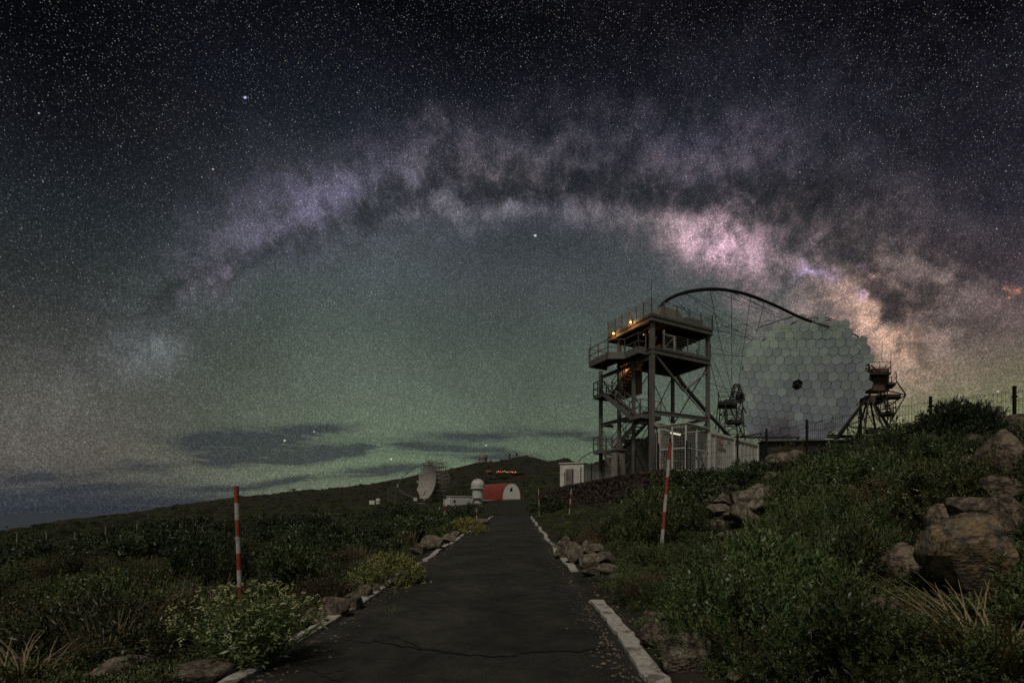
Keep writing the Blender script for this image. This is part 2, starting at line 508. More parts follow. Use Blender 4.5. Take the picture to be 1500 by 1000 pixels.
class MB:
    def __init__(self):
        self.v, self.f = [], []

    def add(self, vs, fs):
        n = len(self.v)
        self.v += [tuple(x) for x in vs]
        self.f += [tuple(i + n for i in f) for f in fs]
        return self

    def box(self, c, size, ax=None):
        c = Vector(c)
        ex, ey, ez = [Vector(a) for a in (ax or ((1, 0, 0), (0, 1, 0), (0, 0, 1)))]
        hx, hy, hz = size[0] / 2, size[1] / 2, size[2] / 2
        vs = [c + ex * hx * i + ey * hy * j + ez * hz * k for i in (-1, 1) for j in (-1, 1) for k in (-1, 1)]
        return self.add(vs, [(0, 1, 3, 2), (4, 6, 7, 5), (0, 4, 5, 1), (2, 3, 7, 6), (0, 2, 6, 4), (1, 5, 7, 3)])

    def bar(self, p, q, w, h=None):
        p, q = Vector(p), Vector(q)
        h = h or w
        d = (q - p)
        L_ = d.length
        if L_ < 1e-6:
            return self
        d.normalize()
        up = Vector((0, 0, 1)) if abs(d.z) < 0.95 else Vector((0.866, 0.5, 0))
        s = d.cross(up).normalized()
        u = s.cross(d).normalized()
        return self.box((p + q) / 2, (L_, w, h), (d, s, u))

    def tube(self, pts, r, n=6, r1=None, cap=True):
        pts = [Vector(p) for p in pts]
        k = len(pts)
        r1 = r if r1 is None else r1
        vs = []
        ref = None
        for i, p in enumerate(pts):
            d = (pts[min(i + 1, k - 1)] - pts[max(i - 1, 0)])
            if d.length < 1e-9:
                d = Vector((0, 0, 1))
            d.normalize()
            if ref is None:
                ref = Vector((0, 0, 1)) if abs(d.z) < 0.9 else Vector((1, 0, 0))
            s = d.cross(ref).normalized()
            u = s.cross(d).normalized()
            ref = u
            rr = r + (r1 - r) * i / max(1, k - 1)
            for j in range(n):
                a = 2 * math.pi * j / n
                vs.append(p + s * math.cos(a) * rr + u * math.sin(a) * rr)
        fs = [(i * n + j, i * n + (j + 1) % n, (i + 1) * n + (j + 1) % n, (i + 1) * n + j) for i in range(k - 1) for j in range(n)]
        if cap:
            fs += [tuple(range(n - 1, -1, -1)), tuple((k - 1) * n + j for j in range(n))]
        return self.add(vs, fs)

    def prism(self, poly, dvec):
        n = len(poly)
        a = [Vector(p) for p in poly]
        dv = Vector(dvec)
        return self.add(a + [p + dv for p in a], [tuple(range(n - 1, -1, -1)), tuple(range(n, 2 * n))] + [(i, (i + 1) % n, n + (i + 1) % n, n + i) for i in range(n)])

    def sphere(self, c, r, seg=16, rings=10, zmin=-1.0, sq=(1, 1, 1)):
        c = Vector(c)
        vs, fs = [], []
        th0 = math.acos(max(-1, min(1, zmin)))
        for i in range(rings + 1):
            th = th0 * i / rings
            for j in range(seg):
                a = 2 * math.pi * j / seg
                vs.append(c + Vector((r * sq[0] * math.sin(th) * math.cos(a), r * sq[1] * math.sin(th) * math.sin(a), r * sq[2] * math.cos(th))))
        for i in range(rings):
            for j in range(seg):
                fs.append((i * seg + j, (i + 1) * seg + j, (i + 1) * seg + (j + 1) % seg, i * seg + (j + 1) % seg))
        return self.add(vs, fs)

    def build(self, name, mt, parent=None, origin=None, smooth=False):
        o0 = ORIG[parent.name] if parent is not None else Vector(origin if origin is not None else (0, 0, 0))
        me = bpy.data.meshes.new(name)
        me.from_pydata([(x - o0[0], y - o0[1], z - o0[2]) for x, y, z in self.v], [], self.f)
        me.materials.append(M[mt] if isinstance(mt, str) else mt)
        if smooth:
            me.polygons.foreach_set('use_smooth', [True] * len(me.polygons))
        o = bpy.data.objects.new(name, me)
        COL.objects.link(o)
        if parent is not None:
            o.parent = parent
        else:
            o.location = o0
        ORIG[o.name] = o0
        return o


def tag(o, label=None, cat=None, group=None, kind=None):
    for k, v in (('label', label), ('category', cat), ('group', group), ('kind', kind)):
        if v:
            o[k] = v
    return o


def thing(name, loc, label, cat, group=None):
    o = bpy.data.objects.new(name, None)
    o.empty_display_size = 0.2
    o.location = loc
    COL.objects.link(o)
    ORIG[o.name] = Vector(loc)
    return tag(o, label, cat, group)


def np_mesh(name, V, Fq, mats, midx=None, smooth=False):
    me = bpy.data.meshes.new(name)
    V = np.asarray(V, np.float32)
    Fq = np.asarray(Fq, np.int32)
    k = Fq.shape[1]
    me.vertices.add(len(V))
    me.vertices.foreach_set('co', V.ravel())
    me.loops.add(Fq.size)
    me.loops.foreach_set('vertex_index', Fq.ravel())
    me.polygons.add(len(Fq))
    me.polygons.foreach_set('loop_start', np.arange(0, Fq.size, k, dtype=np.int32))
    for mt in mats:
        me.materials.append(M[mt])
    if midx is not None:
        me.polygons.foreach_set('material_index', np.asarray(midx, np.int32))
    if smooth:
        me.polygons.foreach_set('use_smooth', np.ones(len(Fq), bool))
    me.update(calc_edges=True)
    return me


# ------------------------------------------------------------------ ground shape
def sstep(a, b, x):
    t = np.clip((x - a) / (b - a), 0, 1)
    return t * t * (3 - 2 * t)


PERM = RNG.random((256, 256))


def vnoise(x, y):
    xi, yi = np.floor(x).astype(int), np.floor(y).astype(int)
    fx, fy = x - xi, y - yi
    fx, fy = fx * fx * (3 - 2 * fx), fy * fy * (3 - 2 * fy)
    g = lambda a, b: PERM[a % 256, b % 256]
    return (g(xi, yi) * (1 - fx) + g(xi + 1, yi) * fx) * (1 - fy) + (g(xi, yi + 1) * (1 - fx) + g(xi + 1, yi + 1) * fx) * fy - 0.5


def fbm(x, y, o=4):
    s, a, f_ = 0, 1.0, 1.0
    for i in range(o):
        s = s + a * vnoise(x * f_ + 17.3 * i, y * f_ - 9.1 * i)
        a *= 0.5
        f_ *= 2.03
    return s


def road_z(Y):
    Y = np.asarray(Y, float)
    return 0.018 * np.clip(Y, -30, 50) - np.clip(Y - 48, 0, 30) ** 2 * 0.006


def xL(Y):
    return -2.485 - 0.0847 * Y


def xR(Y):
    return 1.175 - 0.0847 * Y


SKY_PX = np.array([-600, -200, 0, 100, 190, 345, 440, 540, 583, 623, 657, 685, 700, 721, 732, 762, 772, 787, 800, 807, 824, 832, 846, 862, 876, 905, 940, 965, 1050, 1200, 1500, 2200], float)
SKY_PY = np.array([820, 795, 779, 760, 750, 727, 718, 709, 701, 692, 686, 680, 676, 675, 673, 668, 667, 670, 675, 674, 671, 672, 677, 679, 675, 665, 645, 632, 640, 665, 670, 690], float)
NEAR_PX = np.array([-600, 0, 400, 560, 640, 760, 830, 960, 1500], float)
NEAR_PY = np.array([830, 797, 788, 772, 763, 756, 748, 722, 705], float)
WALL = [(-1.3, 56.0), (-0.3, 52.0), (4.6, 31.2), (6.1, 27.0)]
PLAT = 3.8


def wall_x(Y):
    return np.interp(Y, [27.0, 31.2, 52.0, 56.0], [6.1, 4.6, -0.3, -1.3])


def ground(x, y):
    x, y = np.asarray(x, float), np.asarray(y, float)
    zr = road_z(y)
    l = xL(y) - x
    r = x - xR(y)
    zl = zr - 0.22 * sstep(0.2, 1.6, l) - 0.055 * np.clip(l - 1, 0, 400)
    zrt = zr + np.interp(r, [0, .4, 1, 2, 4.5, 7, 10.5, 13, 20, 60], [0, .05, .16, .42, 1.05, 1.95, 2.85, 3.15, 3.4, 3.8])
    z = np.where(l > 0, zl, np.where(r > 0, zrt, zr - 0.05))
    off = np.clip(np.maximum(l, r), 0, None)
    z = z + fbm(x * .55, y * .55, 4) * .34 * sstep(.3, 3, off) + fbm(x * .12 + 5, y * .12, 3) * .8 * sstep(3, 14, off) * sstep(2.0, 20, np.where(l > 0, l, 0))
    # levelled yard behind the stone wall
    inside = sstep(0.0, 0.35, x - wall_x(y)) * sstep(26.2, 28.0, y) * (1 - sstep(75, 95, y))
    z = z * (1 - inside) + PLAT * inside
    # the hillside beyond
    ys = np.maximum(y, 1.0)
    px = CX + F * x / ys
    Yr = 430.0
    w = np.clip((ys - 45) / (Yr - 45), 0, 1)
    py = np.interp(px, NEAR_PX, NEAR_PY) * (1 - w) + np.interp(px, SKY_PX, SKY_PY) * w
    yy = np.minimum(ys, Yr)
    far = EYE + yy * (EYE_PY - py) / F - np.clip(ys - Yr, 0, None) * .35 - np.clip(ys - Yr, 0, 60) ** 2 * .01
    far = far + fbm(x * .035, y * .035, 5) * np.clip(ys * .012, 0, 4.0) * (1 - .75 * sstep(.8, 1.0, w))
    b = sstep(46, 78, y) * (1 - inside)
    return z * (1 - b) + far * b


_GX, _GY = np.arange(-75, 75.01, .15), np.arange(2, 64.01, .15)
_GRID = ground(*np.meshgrid(_GX, _GY))


def gfast(x, y):
    """bilinear look-up of the ground near the camera"""
    a = np.clip((np.asarray(x, float) + 75) / .15, 0, len(_GX) - 1.001)
    b = np.clip((np.asarray(y, float) - 2) / .15, 0, len(_GY) - 1.001)
    i, j = a.astype(int), b.astype(int)
    u, v = a - i, b - j
    return (_GRID[j, i] * (1 - u) + _GRID[j, i + 1] * u) * (1 - v) + (_GRID[j + 1, i] * (1 - u) + _GRID[j + 1, i + 1] * u) * v


def gz(x, y):
    if -70 < x < 70 and 2.2 < y < 63:
        return float(gfast(np.array([x]), np.array([y]))[0])
    return float(ground(np.array([x]), np.array([y]))[0])


def mk_ground():
    az = np.concatenate([np.linspace(-0.98, 0.86, 420), np.linspace(0.86, 2 * math.pi - 0.98, 90)[1:-1]])
    rr = np.concatenate([np.linspace(1.2, 12, 90), np.geomspace(12, 100, 120)[1:], np.geomspace(100, 900, 110)[1:], np.geomspace(900, 2600, 10)[1:]])
    A, R = np.meshgrid(az, rr)
    X, Y = R * np.sin(A), R * np.cos(A)
    Zg = ground(X, Y)
    V = np.stack([X, Y, Zg], -1).reshape(-1, 3)
    na, nr = len(az), len(rr)
    i, j = np.meshgrid(np.arange(nr - 1), np.arange(na), indexing='ij')
    j2 = (j + 1) % na
    Fq = np.stack([i * na + j, i * na + j2, (i + 1) * na + j2, (i + 1) * na + j], -1).reshape(-1, 4)[:, ::-1]
    V = np.vstack([V, [[0, 0, gz(0, 0)]]])
    me = np_mesh('ground', V, Fq, ['soil'], smooth=True)
    o = bpy.data.objects.new('ground', me)
    COL.objects.link(o)
    tag(o, 'dark volcanic soil of the mountainside', None, kind='structure')
    # the patch right under the camera
    n = len(az)
    mb = MB()
    pts = [tuple(V[k]) for k in range(n)]
    mb.add(pts + [(0, 0, gz(0, 0))], [(k, (k + 1) % n, n) for k in range(n)][::-1])
    c = mb.build('ground_patch', 'soil', o)
    return o


ORIG['ground'] = Vector((0, 0, 0))
GROUND = mk_ground()

# sea far below
mb = MB()
R_ = 70000
mb.add([(R_ * math.cos(a), R_ * math.sin(a), -420) for a in np.linspace(0, 2 * math.pi, 64, endpoint=False)], [tuple(range(64))])
tag(mb.build('sea', 'hill'), 'dark blue sea far below the mountainside', None, kind='structure')

# ------------------------------------------------------------------ road
mb = MB()
ys = list(np.arange(-14, 76, 0.5))
for k, Y in enumerate(ys):
    z = float(road_z(Y))
    wob = 0.03 * math.sin(Y * 1.7) + .02 * math.sin(Y * 4.1)
    a, b = xL(Y) - 0.05 + wob, xR(Y) + 0.05 - wob
    for t in (0, .25, .5, .75, 1):
        mb.v.append((a + (b - a) * t, Y, z + 0.03 * math.sin(math.pi * t)))
    if k:
        for c in range(4):
            n0 = (k - 1) * 5 + c
            mb.f.append((n0, n0 + 1, n0 + 6, n0 + 5))
ROAD = mb.build('road', 'asphalt', smooth=True)
tag(ROAD, 'narrow cracked asphalt road climbing towards the red barn', None, kind='structure')


def road_surf(x, Y):
    t = (x - xL(Y)) / (xR(Y) - xL(Y))
    return float(road_z(Y)) + 0.03 * math.sin(math.pi * min(1, max(0, t)))


def on_road(px, py):
    Y = EYE / ((py - EYE_PY) / F + 0.018)
    return (px - CX) / F * Y, Y


def crack(pts, w):
    mb = MB()
    P2 = []
    rd = random.Random(len(pts) * 31 + int(pts[0][0]))
    for (x0, y0), (x1, y1) in zip(pts[:-1], pts[1:]):
        n = max(2, int(math.hypot(x1 - x0, y1 - y0) / 7))
        for i in range(n):
            t = i / n
            P2.append((x0 + (x1 - x0) * t + rd.uniform(-3, 3), y0 + (y1 - y0) * t + rd.uniform(-1.3, 1.3)))
    prev = None
    for q, (px, py) in enumerate(P2):
        x, Y = on_road(px, py)
        ww = w * rd.uniform(.4, 1.4)
        mb.v += [(x, Y - ww, road_surf(x, Y) + .006), (x, Y + ww, road_surf(x, Y) + .006)]
        if q:
            n0 = 2 * (q - 1)
            mb.f.append((n0, n0 + 2, n0 + 3, n0 + 1))
    return mb.build('crack', 'crack', ROAD)


crack([(545, 940), (590, 950), (640, 957), (690, 964), (740, 965), (790, 957), (850, 956), (905, 944)], .018)
crack([(500, 937), (540, 944), (580, 936), (620, 953), (650, 958)], .010)
crack([(440, 975), (470, 990), (500, 985), (520, 965), (536, 950)], .008)
crack([(470, 992), (500, 1003), (540, 1015)], .010)
crack([(690, 845), (730, 843), (780, 838), (822, 838)], .008)


def kerb(side, spans, name):
    rd = random.Random(5 + side)
    root = thing(name, (xL(5) if side < 0 else xR(5), 5, 0), 'painted kerb along one edge of the road', None)
    del root['label']
    tag(root, ('broken white kerb under the flowering bushes' if side < 0 else 'white kerb with a gap below the rocky bank'), None, kind='structure')
    for a, b, fade in spans:
        Y = a
        while Y < b:
            L_ = min(rd.uniform(1.0, 2.3), b - Y)
            n = max(3, int(L_ / .16))
            mb = MB()
            for i in range(n + 1):
                yy = Y + (L_ - .025) * i / n
                ed = xL(yy) if side < 0 else xR(yy)
                ed += 0.05 * math.sin(yy * 1.1 + side) * min(1, yy / 10) + rd.uniform(-.016, .016)
                w = (.20 if side > 0 else .17) * rd.uniform(.90, 1.06) * fade
                x0, x1 = (ed - .02, ed + w) if side > 0 else (ed - w, ed + .02)
                z = float(road_z(yy))
                h = .055 + rd.uniform(-.010, .008)
                mb.v += [(x0, yy, z - .1), (x0 + .006, yy, z + h - .01), (x0 + .025, yy, z + h), (x1 - .025, yy, z + h + rd.uniform(-.006, .006)), (x1 - .006, yy, z + h - .01), (x1, yy, z - .1)]
                if i:
                    n0 = 6 * (i - 1)
                    for c in range(5):
                        mb.f.append((n0 + c, n0 + c + 1, n0 + c + 7, n0 + c + 6))
            mb.f += [tuple(range(6)), tuple(range(6 * n + 5, 6 * n - 1, -1))]
            mb.build('kerb_stone', 'kerb', root)
            Y += L_
    return root


def road_Y(py):
    return EYE / ((py - EYE_PY) / F + 0.018)


kerb(1, [(-3, road_Y(882), 1.0), (road_Y(838), road_Y(795), .9), (road_Y(793), road_Y(772), .8), (road_Y(770), 48, .8)], 'kerb')
kerb(-1, [(-3, road_Y(968), .9), (road_Y(955), road_Y(862), 1.0), (road_Y(858), road_Y(826), .8), (road_Y(822), road_Y(798), .9), (road_Y(796), road_Y(776), .8), (road_Y(772), 49, 1.0)], 'kerb')

# ------------------------------------------------------------------ rocks
import bmesh


def rock_mesh(name, seed, mt, sub=3, jag=.30):
    rd = np.random.default_rng(seed)
    bm = bmesh.new()
    bmesh.ops.create_icosphere(bm, subdivisions=sub, radius=1.0)
    V = np.array([v.co[:] for v in bm.verts])
    # a few random cutting planes give flat faces, then low noise
    for _ in range(14):
        n = rd.normal(size=3)
        n /= np.linalg.norm(n)
        d = rd.uniform(.55, .88)
        k = V @ n - d
        V = V - np.outer(np.clip(k, 0, None) * .98, n)
    ph = rd.uniform(0, 6, (5, 3))
    fr = rd.uniform(1.5, 5.0, (5, 3))
    nz = sum(np.sin(V @ fr[i] + ph[i, 0]) * (.05 / (1 + .4 * i)) for i in range(5)) * jag * 2
    V = V * (1 + nz * .6)[:, None] + rd.normal(size=V.shape) * .010
    for v, c in zip(bm.verts, V):
        v.co = c
    me = bpy.data.meshes.new(name)
    bm.to_mesh(me)
    bm.free()
    me.materials.append(M[mt])
    me.polygons.foreach_set('use_smooth', [True] * len(me.polygons))
    return me


ROCKS = {k: [rock_mesh('boulder', s * 13 + i * 7 + 1, k, 4) for i in range(6)] for s, k in enumerate(('rock', 'rock_light', 'rock_ochre'))}


def hit_ground(px, py, y0=3.0, y1=60.0):
    """first point of the ground along the view ray of a photo pixel"""
    Y = np.geomspace(y0, y1, 220)
    for _ in range(2):
        X = (px - CX) / F * Y
        Zr_ = EYE + (EYE_PY - py) / F * Y
        d = Zr_ - gfast(X, Y)
        k = np.argmax(d < 0)
        if d[k] >= 0:
            return None
        if _ == 0:
            Y = np.linspace(Y[max(k - 1, 0)], Y[k], 24)
    return Vector((X[k], Y[k], gfast(X[k:k + 1], Y[k:k + 1])[0]))


_rk = [0]
ROCK_SCR = []


def rock(px, py, w, h, label, kind='rock', name='boulder', group=None, Y=None, sink=.25, rz=None, depth=1.0, tilt=0.0):
    """px, py: the centre of the foot of the rock in the photo; w, h: its size in photo pixels"""
    p = hit_ground(px, py) if Y is None else P(px, py, Y)
    if p is None:
        p = P(px, py, 20)
    s = p.y / F
    _rk[0] += 1
    me = ROCKS[kind][_rk[0] % 6]
    o = bpy.data.objects.new(name, me)
    sx, sz = w * s / 2, h * s / 2 * (1 + sink)
    sy = (sx + sz) / 2 * depth
    o.scale = (sx * 1.08, sy, sz * 1.08)
    o.location = (p.x, p.y + sy * .6, p.z + sz * (1 - 1.2 * sink))
    o.rotation_euler = (0, tilt, 0)
    ROCK_SCR.append((px, py - h / 2, w / 2, h / 2, p.y, p.x, sx))
    COL.objects.link(o)
    tag(o, label, 'rock' if name == 'boulder' else 'stone', group)
    return o


# big pieces at the foot of the verge
rock(165, 1003, 85, 34, 'flat brown boulder beside the dry grass tuft on the verge', 'rock_light')
rock(280, 1003, 90, 34, 'rounded mossy boulder in front of the tall yellow flowered bush', 'rock_light')
rock(18, 985, 40, 26, 'brown boulder under the curled dry stalks', 'rock')
rock(95, 1000, 40, 16, 'low brown stone between the dry stalks and the flat boulder', 'rock', 'stone')
# stones along the kerb
G1 = 'stones along the kerb under the flowering bushes'
rock(512, 897, 34, 30, 'stone with a white painted face behind the broken kerb', 'rock_light', 'stone', Y=None)
rock(485, 905, 46, 30, 'dark rounded stone beside the white faced stone', 'rock', 'stone')
for px, py, w, h in [(455, 920, 34, 26), (530, 878, 22, 24), (548, 872, 12, 18), (560, 862, 20, 12), (612, 812, 26, 16), (632, 806, 34, 22), (655, 795, 24, 12), (664, 788, 16, 12), (690, 778, 22, 10), (706, 768, 20, 10)]:
    rock(px, py, w, h, 'small brown stone lying along the kerb by the flowering bushes', 'rock_light', 'stone', G1)
# beside the road, where the kerb has its gap
G2 = 'stones heaped beside the gap in the kerb'
for px, py, w, h in [(828, 806, 22, 22), (842, 826, 30, 32), (860, 818, 24, 24), (862, 832, 40, 24), (884, 828, 36, 22), (872, 812, 30, 18), (870, 844, 34, 14), (892, 840, 34, 14), (820, 822, 18, 20), (900, 850, 22, 12)]:
    rock(px, py, w, h, 'brown stone in the heap beside the gap in the kerb', 'rock_light', 'stone', G2)
for px, py, w, h in [(838, 862, 14, 5), (850, 872, 10, 5), (830, 850, 12, 4), (905, 985, 14, 8), (862, 890, 10, 5)]:
    rock(px, py, w, h, 'small pebble in the gap of the kerb', 'rock', 'stone', 'pebbles by the kerb')
rock(1000, 985, 90, 60, 'large grey boulder half buried in shrubs above the kerb', 'rock_light')
rock(965, 950, 50, 34, 'pale stone poking out of the shrubs above the kerb', 'rock', 'stone')
rock(958, 915, 40, 20, 'flat stone in front of the striped pole on the bank', 'rock', 'stone')
# pile under the white container
G3 = 'rounded rocks piled below the white container'
for px, py, w, h in [(1055, 728, 34, 18), (1075, 725, 36, 20), (1062, 742, 30, 18), (1092, 740, 50, 26), (1115, 728, 40, 22), (1055, 755, 34, 20), (1078, 762, 30, 18), (1102, 770, 52, 36), (1122, 762, 50, 44), (1050, 775, 26, 16), (1065, 790, 30, 14), (1132, 740, 40, 34), (1045, 740, 28, 14), (1140, 715, 40, 26), (1125, 700, 34, 20)]:
    rock(px, py, w, h, 'rounded brown rock in the pile below the white container', 'rock_light', 'boulder', G3)
for px, py, w, h in [(1125, 690, 40, 16), (1150, 684, 46, 22), (1140, 700, 50, 12), (1168, 676, 40, 18)]:
    rock(px, py, w, h, 'slabby brown rock beside the dark flat roofed shed', 'rock', 'boulder', 'slabby rocks beside the dark shed')
# tumbled boulders at the far end of the bank
rock(1448, 862, 135, 104, 'huge ochre stained boulder low on the rocky bank', 'rock_ochre', depth=1.0, sink=.12)
rock(1440, 786, 72, 66, 'pointed brown boulder standing on the huge ochre boulder', 'rock', sink=.1)
rock(1494, 786, 60, 56, 'dark round boulder behind the huge ochre boulder', 'rock', sink=.1)
rock(1394, 796, 44, 56, 'narrow brown rock between shrubs and the pointed boulder', 'rock', sink=.15)
rock(1488, 740, 88, 46, 'flat slab boulder below the top of the bank', 'rock', sink=.1)
rock(1492, 704, 70, 76, 'tall cracked boulder under the wire fence', 'rock', sink=.1)
rock(1452, 672, 56, 40, 'overhanging boulder beside the round dark bush', 'rock_light', sink=.1)
rock(1446, 702, 66, 42, 'broad dark boulder under the overhanging boulder', 'rock', sink=.1)
rock(1472, 644, 70, 34, 'sloping slab at the top of the bank by the fence post', 'rock', sink=.1)
rock(1502, 655, 50, 50, 'dark jagged boulder by the fence post', 'rock', sink=.1)
rock(1440, 736, 44, 34, 'small angular boulder wedged below the broad dark boulder', 'rock', sink=.1)
rock(1335, 850, 74, 50, 'squat brown boulder among the low shrubs', 'rock')
rock(1330, 775, 36, 30, 'reddish brown rock half hidden in the shrubs', 'rock')
rock(1300, 905, 60, 30, 'crumbly brown rock in front of the squat boulder', 'rock')
rock(1395, 825, 40, 26, 'wedge shaped rock leaning on the huge ochre boulder', 'rock')
rock(1080, 1003, 30, 22, 'small brown stone at the foot of the bank', 'rock_light', 'stone')
rock(1190, 800, 30, 14, 'flat reddish stone in a bare patch of the bank', 'rock', 'stone')

# ------------------------------------------------------------------ stone wall below the tower
def stone_wall():
    root = thing('stone_wall', (WALL[1][0], WALL[1][1], gz(*WALL[1]) if False else 1.5), 'dark dry stone retaining wall below the steel tower', 'wall')
    core, st = MB(), MB()
    rd = random.Random(3)
    pts = [Vector((x - .12, y, 0)) for x, y in WALL]
    for a, b in zip(pts[:-1], pts[1:]):
        d = (b - a)
        L_ = d.length
        d.normalize()
        nrm = Vector((-1, 0, 0)) - d * d.dot(Vector((-1, 0, 0)))
        nrm.normalize()
        za = min(gz(a.x - .5, a.y), gz(b.x - .5, b.y)) - .5
        core.prism([a + Vector((0, 0, za)), b + Vector((0, 0, za)), b + Vector((0, 0, PLAT + .02)), a + Vector((0, 0, PLAT + .02))], -nrm * .5)
        z = za + .1
        while z < PLAT + .02:
            hh = rd.uniform(.16, .30)
            t = rd.uniform(-.3, 0)
            while t < L_:
                w = rd.uniform(.2, .5)
                c = a + d * (t + w / 2) + Vector((0, 0, min(z + hh / 2, PLAT - .01))) + nrm * rd.uniform(-.03, .07)
                ax = Vector((rd.uniform(-.1, .1), rd.uniform(-.1, .1), 1)).normalized()
                ex = (d + Vector((0, 0, rd.uniform(-.15, .15)))).normalized()
                ey = ax.cross(ex).normalized()
                n0 = len(st.v)
                st.box(c, (w * .93, .26, hh * .9), (ex, ey, ex.cross(ey)))
                for q in range(n0, n0 + 8):
                    x, y, zz = st.v[q]
                    st.v[q] = (x + rd.uniform(-.05, .05), y + rd.uniform(-.05, .05), zz + rd.uniform(-.04, .04))
                t += w
            z += hh
    core.build('core', 'walldark', root)
    o = st.build('stonework', 'wallstone', root)
    o['kind'] = 'stuff'


stone_wall()

# ------------------------------------------------------------------ steel access tower
TC = Vector((6.19, 33.0, 0))
TR, TL = Vector((.866, .5, 0)), Vector((-.5, .866, 0))
RW, LW = 5.24, 3.64
Z_LOW, Z_TOP = 12.45, 14.55


def T(r, l, z):
    return TC + TR * r + TL * l + Vector((0, 0, z))


def ibeam(mb, p, q, w=.2, h=.26):
    p, q = Vector(p), Vector(q)
    d = (q - p).normalized()
    up = Vector((0, 0, 1)) if abs(d.z) < .9 else Vector(TR)
    s = d.cross(up).normalized()
    u = s.cross(d).normalized()
    L_ = (q - p).length
    c = (p + q) / 2
    mb.box(c + u * (h / 2 - .015), (L_, w, .03), (d, s, u))
    mb.box(c - u * (h / 2 - .015), (L_, w, .03), (d, s, u))
    mb.box(c, (L_, .03, h - .06), (d, s, u))


def railing(root, path, h=1.05, nr=2, step=1.2, name='railing', rw=.045, pw=.06, toe=True, mt='steel', over=0.0):
    mb = MB()
    for a, b in zip(path[:-1], path[1:]):
        a, b = Vector(a), Vector(b)
        d = b - a
        n = max(1, round(d.length / step))
        for i in range(n + 1):
            p = a + d * (i / n)
            mb.bar(p, p + Vector((0, 0, h + over)), pw)
        for k in range(nr):
            zz = h * (k + 1) / nr
            mb.bar(a + Vector((0, 0, zz)), b + Vector((0, 0, zz)), rw)
        if toe:
            mb.bar(a + Vector((0, 0, .08)), b + Vector((0, 0, .08)), .03, .15)
    return mb.build(name, mt, root)


def flight(root, p0, p1, wdir, width, n):
    """a stair flight: two stringers, treads as sub-parts, a handrail on the open side"""
    p0, p1, wd = Vector(p0), Vector(p1), Vector(wdir)
    mb = MB()
    for k in (0, 1):
        off = wd * (width * k)
        mb.bar(p0 + off, p1 + off, .05, .30)
    fl = mb.build('stair_flight', 'steel', root)
    d = Vector((p1.x - p0.x, p1.y - p0.y, 0)).normalized()
    for i in range(n):
        c = p0.lerp(p1, (i + .5) / n) + wd * (width / 2)
        t = MB().box(c, (.26, width - .06, .035), (d, wd, Vector((0, 0, 1))))
        t.build('tread', 'steel', fl)
    hr = MB()
    for k in (0, 1):
        off = wd * (width * k)
        for zz in (.55, 1.0):
            hr.bar(p0 + off + Vector((0, 0, zz)), p1 + off + Vector((0, 0, zz)), .04)
        for i in range(5):
            p = p0.lerp(p1, i / 4) + off
            hr.bar(p, p + Vector((0, 0, 1.0)), .04)
    hr.build('handrail', 'steel', fl)


